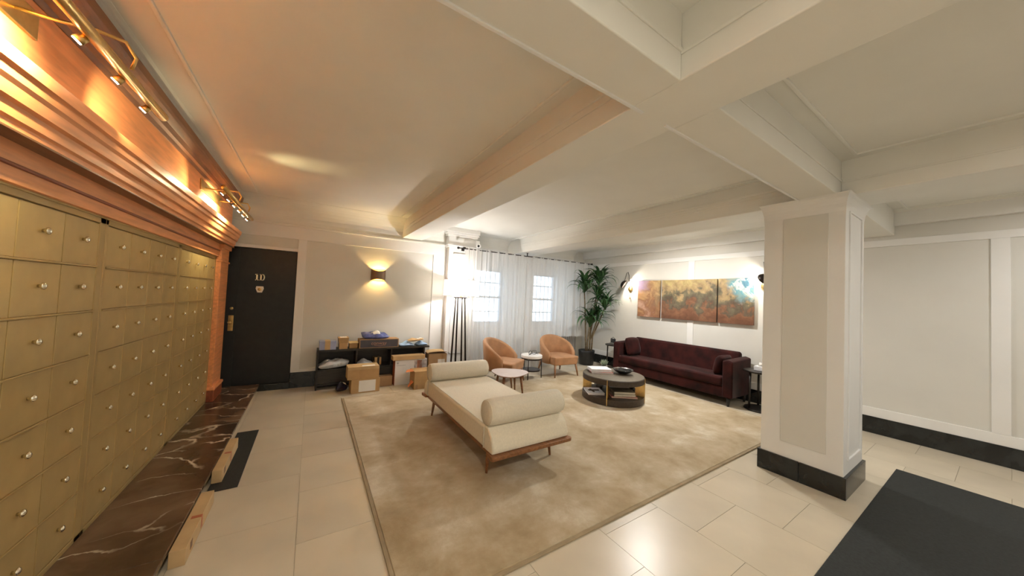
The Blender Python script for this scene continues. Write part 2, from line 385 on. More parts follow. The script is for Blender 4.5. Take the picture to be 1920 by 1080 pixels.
# door wall (far, left half) with recessed beige panels framed in white
DX0, DX1, DZ1 = -1.075, -.225, 2.195
wb = struct(B().box(XL-.3, DX0, YD, YD+.3, -.05, ZC+.05).box(DX1, 2.31, YD, YD+.3, -.05, ZC+.05).box(DX0, DX1, YD, YD+.3, DZ1, ZC+.05).box(DX0, DX1, YD+.12, YD+.3, -.05, DZ1).done('wall_back', PANEL), 'beige panelled wall around the black door', 'wall')
def rail(x0, x1, z0, z1, y=YD, d=.014, parent=wb, name='wall_rail', M=WHITE): return B().box(x0, x1, y-d, y+.002, z0, z1).done(name, M, parent, bevel=.003)
rail(XL, 2.31, 2.40, 2.62)
rail(DX1, -.105, .20, 2.40, name='wall_stile'); rail(DX0-.07, DX1, DZ1, 2.245, name='wall_rail'); rail(DX0-.07, DX0, .12, 2.245, name='wall_stile')
rail(2.02, 2.31, .20, 2.40, name='wall_stile'); rail(-.105, 2.02, .20, .30)
struct(B().box(DX1, 2.30, YD-.022, YD+.01, 0, .25).done('baseboard_back', BLACKM, bevel=.004), 'black marble baseboard along the door wall', 'baseboard')
B().box(DX0, DX1, YD-.03, YD+.1, 0, .10).done('door_saddle', BLACKM, wb, bevel=.004)
# left pilaster beside windows
pl = struct(B().box(2.29, 2.89, 6.06, YW+.3, 0, ZC+.02).done('trim_1', WHITE, bevel=.004), 'white panelled pilaster behind the floor lamp', 'pilaster')
B().box(2.40, 2.79, 6.052, 6.062, .45, 2.44).done('pilaster_panel', PANEL, pl, bevel=.003)
for x0, x1, z0, z1 in ((2.385, 2.405, .43, 2.46), (2.785, 2.805, .43, 2.46), (2.385, 2.805, 2.44, 2.46), (2.385, 2.805, .43, .45)):
    B().box(x0, x1, 6.044, 6.064, z0, z1).done('panel_moulding', GLOSSW, pl, bevel=.003)
B().box(2.275, 2.905, 6.04, YD+.1, 0, .22).done('pilaster_base', BLACKM, pl, bevel=.004)
for d, z0, z1 in ((.03, 2.575, 2.605), (.05, 2.605, 2.63), (.02, 2.63, 2.80), (.05, 2.80, 2.84), (.08, 2.84, 2.88), (.11, 2.88, ZC)):
    B().box(2.29-d, 2.89+d*.3, 6.06-d, YD+.2, z0, z1).done('pilaster_crown', WHITE, pl, bevel=.006)
# right pilaster at window wall corner
pr = struct(B().box(6.2, XR+.1, 6.45, YW+.3, 0, ZC).done('trim_2', PANEL, bevel=.004), 'beige pilaster in the corner behind the tall plant', 'pilaster')
# window wall with two openings
WX = ((3.12, 3.93), (4.82, 5.60)); WZ0, WZ1 = .97, 2.26
q = B()
q.box(2.8, 6.3, YW, YW+.25, -.05, WZ0).box(2.8, 6.3, YW, YW+.25, WZ1, ZC+.05)
for x0, x1 in ((2.8, WX[0][0]), (WX[0][1], WX[1][0]), (WX[1][1], 6.3)): q.box(x0, x1, YW, YW+.25, WZ0, WZ1)
ww = struct(q.done('wall_window', WHITE), 'white wall with two sash windows behind sheer curtains', 'wall')
struct(B().box(2.89, 6.2, YW-.022, YW+.01, 0, .22).done('baseboard_window', BLACKM, bevel=.004), 'black marble baseboard under the windows', 'baseboard')
for k, (x0, x1) in enumerate(WX):
    W = struct(B().box(x0, x0+.05, YW+.06, YW+.14, WZ0, WZ1).box(x1-.05, x1, YW+.06, YW+.14, WZ0, WZ1).box(x0, x1, YW+.06, YW+.14, WZ1-.05, WZ1).box(x0, x1, YW+.06, YW+.14, WZ0, WZ0+.05).done('window_%d' % (k+1), WINFRAME, bevel=.004),
               ['double-hung window nearer the floor lamp, behind sheer curtain', 'double-hung window nearer the tall plant, behind sheer curtain'][k], 'window')
    zm = 1.60
    B().box(x0+.05, x1-.05, YW+.07, YW+.13, zm-.025, zm+.025).done('meeting_rail', WINFRAME, W, bevel=.003)
    B().box(x0-.06, x1+.06, YW-.05, YW+.06, WZ0-.04, WZ0).done('window_sill', WHITE, W, bevel=.005)
    for a, b_, c_, d_ in ((x0-.08, x0, WZ0, WZ1+.08), (x1, x1+.08, WZ0, WZ1+.08), (x0, x1, WZ1, WZ1+.08)):
        B().box(a, b_, YW-.02, YW+.002, c_, d_).done('window_casing', WHITE, W, bevel=.004)
    for z0, z1 in ((WZ0+.05, zm-.025), (zm+.025, WZ1-.05)): B().box(x0+.05, x1-.05, YW+.098, YW+.102, z0, z1).done('pane', GLASS, W)
    for i in range(1, 6): B().cyl((x0+(x1-x0)*i/6, YW+.20, WZ0), (x0+(x1-x0)*i/6, YW+.20, WZ1), .008, n=6).done('window_bar', WINFRAME, W)
    for zz in (1.25, 1.95): B().box(x0, x1, YW+.19, YW+.21, zz-.012, zz+.012).done('window_bar', WINFRAME, W)
    pt = light('window_portal', 'AREA', ((x0+x1)/2, YW+.24, (WZ0+WZ1)/2), 1, (1, 1, 1), rot=(-PI/2, 0, 0), shape='RECTANGLE', size=x1-x0, size_y=WZ1-WZ0)
    pt.data.cycles.is_portal = True
# right wall, with its panels
wr = struct(B().box(XR, XR+.3, YB-.3, YW+.3, -.05, ZC+.05).done('wall_right', PANEL), 'beige panelled wall behind the burgundy sofa', 'wall')
def rr(y0, y1, z0, z1, d=.014, name='wall_rail', M=WHITE): return B().box(XR-d, XR+.002, y0, y1, z0, z1).done(name, M, wr, bevel=.003)
rr(YB, 6.45, 2.51, 2.60); rr(YB, 6.45, 2.77, ZC, d=.07, name='wall_fascia'); rr(YB, 6.45, .22, .34)
for y0 in (6.33, 3.40, 1.55, .0, -1.6): rr(y0, y0+.12, .34, 2.51, name='wall_stile')
struct(B().box(XR-.022, XR+.01, YB, 6.45, 0, .22).done('baseboard_right', BLACKM, bevel=.004), 'black marble baseboard behind the sofa', 'baseboard')
# left wall and wall behind the camera
wl = struct(B().box(XL-.3, XL, YB-.3, YD+.3, -.05, ZC+.05).done('wall_left', WHITE), 'white wall behind the mailbox surround', 'wall')
struct(B().box(XL-.3, XR+.3, YB-.3, YB, -.05, ZC+.05).done('wall_rear', WHITE), 'white wall at the lobby end behind the viewer', 'wall')
# pillar
PX0, PX1, PY0, PY1 = 3.94, 4.58, .775, 1.37
pc = struct(B().box(PX0, PX1, PY0, PY1, 0, ZS+.02).done('trim_3', WHITE, bevel=.006), 'square white pillar with a grey panel and black base', 'pillar')
B().box(PX0-.006, PX0+.002, .885, 1.21, .33, 2.50).done('pillar_panel', PANEL, pc, bevel=.002)
for x0, x1, z0, z1 in ((PX0+.12, PX1-.12, .30, .315), (PX0+.12, PX1-.12, 2.5, 2.515), (PX0+.105, PX0+.12, .30, 2.515), (PX1-.12, PX1-.105, .30, 2.515)):
    B().box(x0, x1, PY0-.012, PY0+.002, z0, z1).done('panel_moulding', GLOSSW, pc, bevel=.003)
for y0, y1 in ((PY0-.02, 1.065), (1.069, PY1+.02)): B().box(PX0-.02, PX0+.01, y0, y1, 0, .185).done('pillar_base', BLACKM, pc, bevel=.003)
for y in (PY0-.02, PY1-.01): B().box(PX0+.01, PX1+.02, y, y+.03, 0, .185).done('pillar_base', BLACKM, pc, bevel=.003)
B().box(PX1-.01, PX1+.02, PY0+.01, PY1-.01, 0, .185).done('pillar_base', BLACKM, pc, bevel=.003)
# flared capital
rg = []
for i in range(9):
    a = PI/2*i/8; e = .10*(1-math.cos(a)); zz = 2.47+.18*math.sin(a)
    rg.append([(PX0-e, PY0-e*.5, zz), (PX1+e, PY0-e*.5, zz), (PX1+e, PY1+e*.2, zz), (PX0-e, PY1+e*.2, zz)])
B().loft(rg).done('pillar_capital', WHITE, pc)

# ------------------------------------------------------------------ door
dr = struct(B().box(DX0+.005, DX1-.005, YD+.02, YD+.06, .10, DZ1-.005).done('door_1', BLACKD, bevel=.003), 'black apartment door with brass lock and number 1D', 'door')
B().box(DX0, DX0+.13, YD+.012, YD+.022, .10, DZ1-.005).done('door_stile', BLACKD, dr, bevel=.003)
yk = YD+.012
B().box(-1.025, -.965, yk-.008, yk+.002, .93, 1.16).done('lock_plate', BRASS, dr, bevel=.004)
B().lathe([(.0, 0), (.012, 0), (.014, .02), (.026, .035), (.028, .05), (.018, .062), (0, .064)], 16).done('door_knob', BRASS, dr, smooth=True, loc=(-.995, yk-.008, 1.06)).rotation_euler = (PI/2, 0, 0)
B().lathe([(0, 0), (.022, 0), (.02, .012), (0, .014)], 16).done('lock_cylinder', BRASS, dr, smooth=True, loc=(-.995, yk, 1.265)).rotation_euler = (PI/2, 0, 0)
yk = YD+.02
d1 = B().box(-.735, -.715, yk-.006, yk+.002, 1.70, 1.80).box(-.745, -.705, yk-.006, yk+.002, 1.70, 1.712).box(-.748, -.715, yk-.006, yk+.002, 1.785, 1.797)
d1.done('number_one', KNOB, dr)
q = B().box(-.685, -.668, yk-.006, yk+.002, 1.70, 1.80).box(-.692, -.66, yk-.006, yk+.002, 1.70, 1.712).box(-.692, -.66, yk-.006, yk+.002, 1.788, 1.80)
R1 = [(-.668+.5*(x+.668), y, z) for x, y, z in arc((-.645, yk-.002, 1.75), .044, -PI/2, PI/2, 10)]
q.tube(R1, .008, 6)
q.done('letter_d', KNOB, dr)
pg = [(-.683+.062*math.sin(2*PI*k/5+PI), 1.575-.062*math.cos(2*PI*k/5+PI)*1) for k in range(5)]
pg = [(-.725, 1.61), (-.640, 1.61), (-.632, 1.575), (-.652, 1.515), (-.71, 1.515), (-.732, 1.575)]
B().prism(pg, 1, yk-.012, yk+.002).done('pentagon_plate', PEACH, dr, bevel=.003)
B().lathe([(0, 0), (.024, 0), (.02, .01), (0, .012)], 14).done('peephole', BRASS, dr, smooth=True, loc=(-.683, yk-.012, 1.565)).rotation_euler = (PI/2, 0, 0)

# ------------------------------------------------------------------ marble step in front of the mailboxes
st = struct(B().box(XL, -.63, .6, YD, 0, .085).done('trim_4', STONEBEIGE), 'low marble step running below the mailboxes', 'step')
for y0, y1 in ((.55, 2.45), (2.452, 4.35), (4.352, 6.16)):
    B().box(XL+.02, -.60, y0, y1, .085, .115).done('marble_slab', VEIN, st, bevel=.004)

# ------------------------------------------------------------------ mailbox banks
XM = -1.06
def bank(y0, label):
    t = thing('mailbox_bank', label, 'mailboxes', (XM, y0, .115), 0, 'mailbox banks in the wooden surround')
    Wd, n, rows, hz = 1.22, 4, 7, 1.80
    B().box(-.06, -.008, 0, Wd+.06, 0, hz+.06).done('bank_panel', GOLDF, t)
    fr = B().box(-.01, .006, 0, .03, 0, hz+.06).box(-.01, .006, Wd+.0, Wd+.06, 0, hz+.06).box(-.01, .006, 0, Wd+.06, hz+.015, hz+.06).box(-.01, .006, 0, Wd+.06, 0, .03)
    fr.done('bank_frame', GOLDF, t, bevel=.003)
    B().box(-.005, .012, 0, Wd+.06, hz+.045, hz+.06).done('bank_moulding', GOLD, t, bevel=.003)
    dw = (Wd-.03)/n; dh = (hz-.03+.015)/rows
    d0 = B().box(-.008, .004, .003, dw-.003, .006, dh-.006).done('mailbox_door', GOLD, t, bevel=.002, loc=(0, .03, .03))
    k0 = B().lathe([(0, 0), (.007, 0), (.008, .008), (.016, .014), (.016, .020), (.008, .025), (0, .026)], 12).done('mailbox_knob', KNOB, d0, smooth=True, loc=(.004, dw*.5, dh*.55))
    k0.rotation_euler = (0, PI/2, 0)
    for r in range(rows):
        for c in range(n):
            if r == c == 0: continue
            d = copy(d0, t, (0, .03+c*dw, .03+r*dh)); kk = k0.copy(); C.objects.link(kk); kk.parent = d
    # sill strip between rows
    for r in range(1, rows): B().box(-.006, .010, .03, Wd, .03+r*dh-.005, .03+r*dh+.005).done('row_strip', GOLDF, t, bevel=.002)
    return t
bank(4.16, 'gold mailbox bank nearest the black door')
bank(2.88, 'gold mailbox bank in the middle of the three')
bank(1.60, 'gold mailbox bank farthest from the black door')
# wooden surround
su = thing('mailbox_surround', 'orange varnished wood surround with cornice framing the gold mailboxes', 'surround', (XL, 3.6, .115))
def W2(b, name, M, bev=.004, **k):
    bmesh.ops.translate(b.b, verts=b.b.verts, vec=(-XL, -3.6, -.115)); return b.done(name, M, su, bevel=bev, **k)
Y0, Y1 = 1.16, 5.86
W2(B().box(XL+.003, -1.03, Y0, Y1, 1.97, 2.16), 'header_board', ORANGE)
W2(B().box(-1.035, -1.02, 1.6, 5.44, 2.035, 2.05), 'header_moulding', ORANGE_D, .003)
W2(B().box(XL+.003, -1.0, Y0, Y1, 2.15, 2.80), 'frieze_board', ORANGE)
W2(B().box(XL+.003, -1.0, Y0, Y1, 2.135, 2.175), 'soffit_board', ORANGE_D)
cp = [(-1.01, 2.14), (-.97, 2.14), (-.965, 2.17), (-.955, 2.18), (-.95, 2.225), (-.935, 2.235), (-.925, 2.275), (-.915, 2.29), (-.912, 2.32), (-.90, 2.33), (-.895, 2.375), (-.905, 2.385), (-.95, 2.395), (-1.01, 2.40)]
W2(B().prism(cp, 1, Y0-.05, Y1+.05), 'lower_cornice', ORANGE, 0)
W2(B().box(XL+.003, -.955, Y0, Y1+.02, 2.132, 2.142), 'cornice_underside', BROWNW, .002)
for z0, dx in ((2.42, .012), (2.445, .006)): W2(B().box(-1.005, -1.0+dx, Y0, Y1, z0, z0+.012), 'frieze_bead', ORANGE, .003)
up_ = [(-1.01, 2.70), (-.995, 2.70), (-.985, 2.725), (-.965, 2.735), (-.95, 2.765), (-.93, 2.785), (-.915, 2.80), (-.905, 2.82), (-.90, 2.865), (-.91, 2.875), (-1.01, 2.875)]
W2(B().prism(up_, 1, Y0-.05, Y1+.05), 'upper_crown', BROWNW, 0)
for y0, y1 in ((5.44, Y1), (Y0, 1.58)):
    W2(B().box(XL+.003, -1.005, y0, y1, .115, 2.15), 'pilaster', ORANGE)
    W2(B().box(XL+.003, -.985, y0-.012, y1+.012, .115, .26), 'pilaster_base', ORANGE_D, .008)
    W2(B().box(XL+.003, -.975, y0-.02, y1+.02, .26, .30), 'pilaster_base_cap', ORANGE, .012)
    W2(B().box(XL+.003, -.99, y0-.008, y1+.008, 1.90, 1.925), 'pilaster_capital', ORANGE, .006)
    W2(B().box(XL+.003, -.98, y0-.012, y1+.012, 2.08, 2.14), 'pilaster_capital', ORANGE, .01)
# brass picture lights
def picture_light(y, label, streak):
    pcl = thing('picture_light', label, 'picture light', (-1.0, y, 2.60), 0, 'brass picture lights on the mailbox frieze')
    B().box(.0005, .012, -.42, .40, -.05, .06).done('back_plate', BRASS, pcl, bevel=.004)
    for yy in (-.28, .28):
        pts = [(.01, yy, .0), (.10, yy, .0), (.20, yy+.02, .02), (.265, yy+.06, .03), (.285, yy+.1, -.01), (.27, yy+.11, -.06)]
        B().tube(pts, .007, 8).done('arm', BRASS, pcl, smooth=True)
    B().tube([(.25, -.80, -.08), (.25, .82, -.08)], .022, 14).done('lamp_tube', BRASS, pcl, smooth=True)
    for k in range(6):
        yy = -.66+k*.27
        hb = B().tube([(.235, yy, -.095), (.215, yy, -.115)], [.014, .018], 10).done('spot_head', BRASS, pcl, smooth=True)
        B().tube([(.216, yy, -.114), (.212, yy, -.118)], [.0145, .0145], 10).done('led_lens', LED, hb)
    light('picture_light_strip', 'AREA', (.225, 0, -.10), W_PICTURE, (1, .85, .50), pcl, rot=aim((.225, 0, -.10), (0, 0, -.17)), shape='RECTANGLE', size=1.6, size_y=.03, spread=2.3)
    for sy_ in ((-1,) if streak else (-1, 1)): light('added_frieze_spot', 'SPOT', (.215, sy_*.74, -.12), W_PICSIDE, (1, .80, .46), pcl, size=.02, rot=aim((.215, sy_*.74, -.12), (.0, sy_*1.05, -.12)), spot_size=2.1, spot_blend=1.0)  # end spots added to carry light further along the frieze
    if streak: light('added_streak_spot', 'SPOT', (.27, -.52, -.045), W_STREAK, (1, .93, .48), pcl, size=.06, rot=aim((.27, -.52, -.045), (.80, -.60, .37)), spot_size=.80, spot_blend=1.0)  # extra spot added to throw the yellow streak onto the ceiling
    return pcl
picture_light(4.75, 'brass picture light with long tube nearest the black door', True)
picture_light(1.70, 'added brass picture light farther from the black door', False)  # second picture light, added to brighten the rest of the frieze
# flattened cartons leaning by the step, and floor mats
tag(B().box(-.60, -.415, 3.30, 4.50, .0005, .010).done('floor_mat', MATM, bevel=.003), 'narrow black mat on the tiles beside the marble step', 'mat')
tag(B().box(2.4, 5.2, -.9, .64, .0005, .012).done('entrance_mat', MATM, bevel=.004), 'black entrance mat on the tiles in front of the pillar', 'mat')
for (y0, y1, h, x1, lab) in ((3.42, 4.08, .098, -.532, 'small cardboard carton on the narrow black mat by the step'), (2.52, 3.14, .095, -.525, 'cardboard carton on the tiles against the marble step')):
    t = thing('step_carton', lab, 'box', ((x1-.597)/2, (y0+y1)/2, .0105 if y0 > 3.2 else 0), 0, 'cartons beside the marble step')
    hw = (x1+.597)/2; hl = (y1-y0)/2
    B().box(-hw, hw, -hl, hl, 0, h).done('carton_body', CARD2, t, bevel=.003)
    B().box(-hw+.02, hw+.001, -.015, .015, .02, h+.001).done('carton_tape', ORANGED, t)
    B().box(hw-.002, hw+.001, -hl+.08, -hl+.12, .03, h-.02).done('carton_slot', BROWNW, t)

# ------------------------------------------------------------------ rug
rg = thing('area_rug', 'large mottled beige rug under the seating', 'rug', (3.07, 3.43, 0))
B().box(-2.59, 2.59, -1.84, 1.84, .0005, .016).done('rug_pile', RUG, rg, bevel=.006)
for x0, x1, y0, y1 in ((-2.615, -2.59, -1.84, 1.84), (2.59, 2.615, -1.84, 1.84), (-2.615, 2.615, -1.865, -1.84), (-2.615, 2.615, 1.84, 1.865)):
    B().box(x0, x1, y0, y1, .0005, .012).done('rug_binding', RUGEDGE, rg, bevel=.003)
ZR = .0215

# ------------------------------------------------------------------ daybed
db = thing('daybed', 'cream upholstered daybed with two bolsters on a walnut frame', 'daybed', (1.775, 3.29, ZR))
zf = .195
leg = None
for sx_ in (-1, 1):
    for sy_ in (-1, 1):
        B().tube([(sx_*.365, sy_*.765, 0), (sx_*.345, sy_*.745, zf+.01)], [.011, .021], 12).done('leg', WALNUT, db, smooth=True)
for x in (-.39, .37): B().box(x, x+.02, -.93, .93, zf, zf+.05).done('side_rail', WALNUT, db, bevel=.004)
def endboard(sy_):
    poly = [(-.43, .86), (.43, .86), (.445, .985), (.43, 1.0), (-.43, 1.0), (-.445, .985)]
    rgs = []
    for z, k in ((zf+.018, .95), (zf+.03, .985), (zf+.05, 1.0), (zf+.054, .99)):
        rgs.append([(x, sy_*(.86+(y-.86)*(k if z < zf+.045 else 1)), z) for x, y in poly])
    return B().loft(rgs).done('end_board', WALNUT, db, bevel=.004)
endboard(-1); endboard(1)
B().box(-.38, .38, -.9, .9, zf+.035, zf+.05).done('slat_deck', WALNUT, db)
B().box(-.425, .425, -.80, .80, zf+.052, zf+.25).done('mattress', CREAM, db, bevel=.03, seg=4)
for sy_ in (-1, 1):
    a, b_ = sorted((sy_*.80, sy_*.945))
    # end cushion under each bolster, wedge that leans outward
    rgs = []
    y_in = sy_*.802
    for x in (-.425, -.415, .415, .425):
        k = .985 if abs(x) > .42 else 1
        rgs.append([(x, y_in, zf+.055), (x, sy_*(.955*k), zf+.055), (x, sy_*(.965*k), zf+.10), (x, sy_*(.93*k), zf+.19), (x, sy_*(.86), zf+.25*k), (x, y_in, zf+.25*k)])
    B().loft(rgs).done('end_cushion', CREAM, db, bevel=.02, seg=3)
    prof = [(.0, -.425), (.06, -.425), (.098, -.418), (.112, -.40), (.116, -.36), (.117, 0), (.116, .36), (.112, .40), (.098, .418), (.06, .425), (0, .425)]
    bo = B().lathe(prof, 32).done('bolster', CREAM_B, db, smooth=True, loc=(0, sy_*.80, zf+.25+.108))
    bo.rotation_euler = (0, PI/2, 0)
    for ss in (-1, 1): B().tube(arc((0, 0, ss*.409), .106, 0, 2*PI, 32, 'xy'), .004, 6).done('piping', CREAM, bo, smooth=True)
    B().tube([(-.428, sy_*.802, zf+.06), (-.43, sy_*.802, zf+.15), (-.428, sy_*.802, zf+.235), (-.40, sy_*.802, zf+.253), (.40, sy_*.802, zf+.253), (.428, sy_*.802, zf+.235), (.43, sy_*.802, zf+.06)], .005, 6).done('strap', CREAM_B, db, smooth=True)
for x in (-.405, .405): B().tube([(x, -.78, zf+.248), (x, .78, zf+.248)], .004, 6).done('piping', CREAM_B, db, smooth=True)

# ------------------------------------------------------------------ armchairs
def armchair(loc, rz, label):
    t = thing('armchair', label, 'armchair', loc, rz, 'caramel tub armchairs')
    B().taper(-.315, .315, -.32, .30, .235, .41, .94).done('seat', CARAMEL, t, bevel=.028, seg=4)
    n = 40; rgs = []
    for i in range(n+1):
        th = math.radians(-116+232*i/n)
        c = max(0, math.cos(th*.76)); s_ = c**.85
        zt = .46+.34*s_; z0 = .25
        ring = []
        th_ = .075
        for rad, z in ((0, z0), (.0, z0+(zt-z0)*.5), (.0, zt-.035), (-.25, zt-.006), (-.55, zt), (-.85, zt-.012), (-1, zt-.05), (-1, z0+(zt-z0)*.45), (-1, z0)):
            f = 1+.11*(z-z0)/.53
            a = (.365+rad*th_)*f; b_ = (.350+rad*th_)*f
            ring.append((a*math.sin(th)*1.02, b_*math.cos(th)+.01, z))
        rgs.append(ring)
    B().loft(rgs).done('backrest', CARAMEL, t, smooth=True, bevel=0)
    for sx_ in (-1, 1):
        for y, yy in ((-.27, -.315), (.24, .30)):
            B().tube([(sx_*.30, yy, 0), (sx_*.27, y, .25)], [.013, .026], 8).done('leg', OAKLEG, t, smooth=True)
    return t
armchair((3.12, 5.13, ZR), math.radians(35), 'caramel tub armchair on the left, turned towards the sofa')
armchair((4.56, 5.24, ZR), math.radians(-3), 'caramel tub armchair on the right, beside the tall plant')

# ------------------------------------------------------------------ small tables between
t = thing('accent_table', 'low rounded triangular table with pale top and walnut legs', 'table', (2.82, 4.42, ZR), 0)
def blob(r, n=36, e=.10): return [(r*(1+e*math.cos(3*(2*PI*k/n)+.3))*math.cos(2*PI*k/n), r*(1+e*math.cos(3*(2*PI*k/n)+.3))*math.sin(2*PI*k/n)) for k in range(n)]
B().loft([[(x, y, .335) for x, y in blob(.28)], [(x, y, .348) for x, y in blob(.30)], [(x, y, .352) for x, y in blob(.30)]]).done('table_top', WALNUT, t)
B().loft([[(x, y, .3525) for x, y in blob(.297)], [(x, y, .358) for x, y in blob(.295)]]).done('stone_inlay', PINKTOP, t)
for k in range(4):
    a = PI/4+k*PI/2-.2
    B().tube([(.25*math.cos(a), .25*math.sin(a), 0), (.20*math.cos(a), .20*math.sin(a), .34)], [.011, .024], 10).done('leg', WALNUT, t, smooth=True)
t = thing('side_table', 'round white stone side table with thin dark legs between the armchairs', 'table', (3.80, 5.16, ZR))
B().lathe([(0, .40), (.205, .40), (.215, .41), (.215, .455), (.205, .465), (0, .465)], 36).done('table_top', WHITESTONE, t, bevel=.004)
B().lathe([(.0, .375), (.20, .375), (.20, .398), (0, .398)], 36).done('ring_frame', DARKMETAL, t)
B().lathe([(.0, .15), (.18, .15), (.18, .175), (0, .175)], 32).done('lower_shelf', DARKMETAL, t)
for k in range(3):
    a = math.radians(-22+120*k)
    B().tube([(.215*math.cos(a), .215*math.sin(a), 0), (.207*math.cos(a), .207*math.sin(a), .40)], .010, 8).done('leg', DARKMETAL, t, smooth=True)
t = thing('wire_ornament', 'black looped wire ornament on the round white side table', 'ornament', (3.80, 5.14, ZR+.467))
for k, (dx, rz) in enumerate(((-.05, .4), (.05, -.3))):
    pts = [(dx+.055*math.cos(a)*math.cos(rz), .055*math.cos(a)*math.sin(rz), .04+.036*math.sin(a)) for a in [2*PI*i/20 for i in range(21)]]
    B().tube(pts, .006, 6).done('loop', BLACKGLASS, t, smooth=True)
B().tube([(-.12, -.05, .006), (-.05, -.02, .03), (.05, .0, .045), (.12, -.04, .006)], .005, 6).done('rod', BLACKGLASS, t, smooth=True)

# ------------------------------------------------------------------ coffee table
CT = (4.30, 3.54)
t = thing('coffee_table', 'round two-tier coffee table with brass fins in front of the sofa', 'coffee table', (*CT, ZR))
B().lathe([(0, .305), (.485, .305), (.49, .31), (.49, .383), (.484, .389), (0, .389)], 64).done('table_side', TABLERIM, t, bevel=.002)
B().lathe([(0, .3885), (.482, .3885), (.481, .394), (0, .394)], 64).done('table_top', TABLETOP, t)
B().lathe([(0, 0), (.485, 0), (.49, .006), (.49, .095), (.484, .10), (0, .10)], 64).done('base_disc', TABLERIM, t, bevel=.002)
a0 = math.atan2(3.284-CT[1], 3.856-CT[0])
for k in range(4):
    a = a0+k*PI/2; c, s_ = math.cos(a), math.sin(a)
    q = B()
    x0, x1, h = .35, .493, .006
    q.prism([(x0*c-h*s_, x0*s_+h*c), (x0*c+h*s_, x0*s_-h*c), (x1*c+h*s_, x1*s_-h*c), (x1*c-h*s_, x1*s_+h*c)], 2, .101, .304)
    q.done('brass_fin', BRASS, t)
    B().prism([(.4895*c-h*s_, .4895*s_+h*c), (.4895*c+h*s_, .4895*s_-h*c), (.496*c+h*s_, .496*s_-h*c), (.496*c-h*s_, .496*s_+h*c)], 2, .002, .388).done('brass_strip', BRASS, t)
def book(loc, rz, w_, d_, h, cover, label, grp, pages=PAGES):
    o = thing('book', label, 'book', loc, rz, grp)
    B().box(-w_/2+.004, w_/2-.004, -d_/2+.004, d_/2-.004, .003, h-.003).done('page_block', pages, o)
    B().box(-w_/2, w_/2, -d_/2, d_/2, 0, .003).box(-w_/2, w_/2, -d_/2, d_/2, h-.003, h).box(-w_/2, -w_/2+.004, -d_/2, d_/2, 0, h).done('cover', cover, o)
    return o
zt = ZR+.3945
book((4.20, 3.72, zt), -.62, .36, .27, .022, BOOKR, 'red-brown book at the bottom of the coffee table top pile', 'books on top of the coffee table', BOOKW)
book((4.185, 3.74, zt+.0225), -.50, .34, .25, .045, BOOKW, 'white book on top of the pile beside the black bowl', 'books on top of the coffee table', BOOKW)
tag(B().lathe([(0, 0), (.06, 0), (.075, .008), (.13, .04), (.165, .075), (.158, .078), (.12, .048), (.06, .018), (0, .014)], 36).done('bowl', BLACKGLASS, smooth=True, loc=(4.47, 3.48, zt)), 'black scalloped bowl on the coffee table', 'bowl')
t = thing('succulent', 'small spiky succulent in a stone pot behind the white book', 'plant', (4.42, 3.84, zt))
B().lathe([(0, 0), (.045, 0), (.06, .03), (.055, .07), (0, .068)], 20).done('pot', GREYCER, t, smooth=True)
for i in range(18):
    a = i*2.4; r = .03+.004*i; e = 1.25-.05*i
    dx, dy, dz = math.cos(a)*math.cos(e), math.sin(a)*math.cos(e), math.sin(e)
    B().tube([(0, 0, .065), (dx*.05, dy*.05, .065+dz*.05), (dx*.10, dy*.10, .07+dz*.12)], [.008, .012, .001], 5).done('leaf', SUCC, t, smooth=True)
zl = ZR+.1005
book((3.99, 3.66, zl), -.55, .26, .33, .03, BOOKW, 'white book lying alone on the coffee table lower tier', 'books on the coffee table lower tier', BOOKW)
B().box(-.10, .08, -.02, .02, 0, .008).box(-.06, -.03, -.10, .06, 0, .008).done('dark_object', TABLERIM).name = 'small_tray'
tag(bpy.data.objects['small_tray'], 'small dark cross-shaped tray on the lone white book', 'tray'); bpy.data.objects['small_tray'].location = (3.99, 3.66, zl+.0305); bpy.data.objects['small_tray'].rotation_euler = (0, 0, -.4)
z_ = zl
for k, (wv, dv, hv, mt, rz, lab) in enumerate(((.40, .30, .018, BOOKP, -.62, 'pink-red thin book under the olive books on the lower tier'), (.34, .27, .035, BOOKO, -.55, 'lower olive book of the pile on the lower tier'), (.33, .26, .035, BOOKO, -.58, 'upper olive book topping the pile on the lower tier'))):
    book((4.27, 3.33, z_), rz, wv, dv, hv, mt, lab, 'books on the coffee table lower tier'); z_ += hv+.0005
tag(B().lathe([(0, 0)]+[(.055*math.sin(PI*i/12), .055-.055*math.cos(PI*i/12)) for i in range(1, 12)]+[(0, .11)], 20).done('black_sphere', BLACKGLASS, smooth=True, loc=(4.56, 3.36, zl)), 'glossy black ball beside the books on the lower tier', 'ornament')
tag(B().lathe([(0, 0), (.05, 0), (.075, .03), (.08, .07), (.06, .075), (.055, .03), (0, .02)], 24).done('grey_bowl', GREYCER, smooth=True, loc=(4.28, 3.82, zl)), 'small grey bowl at the back of the lower tier', 'bowl')

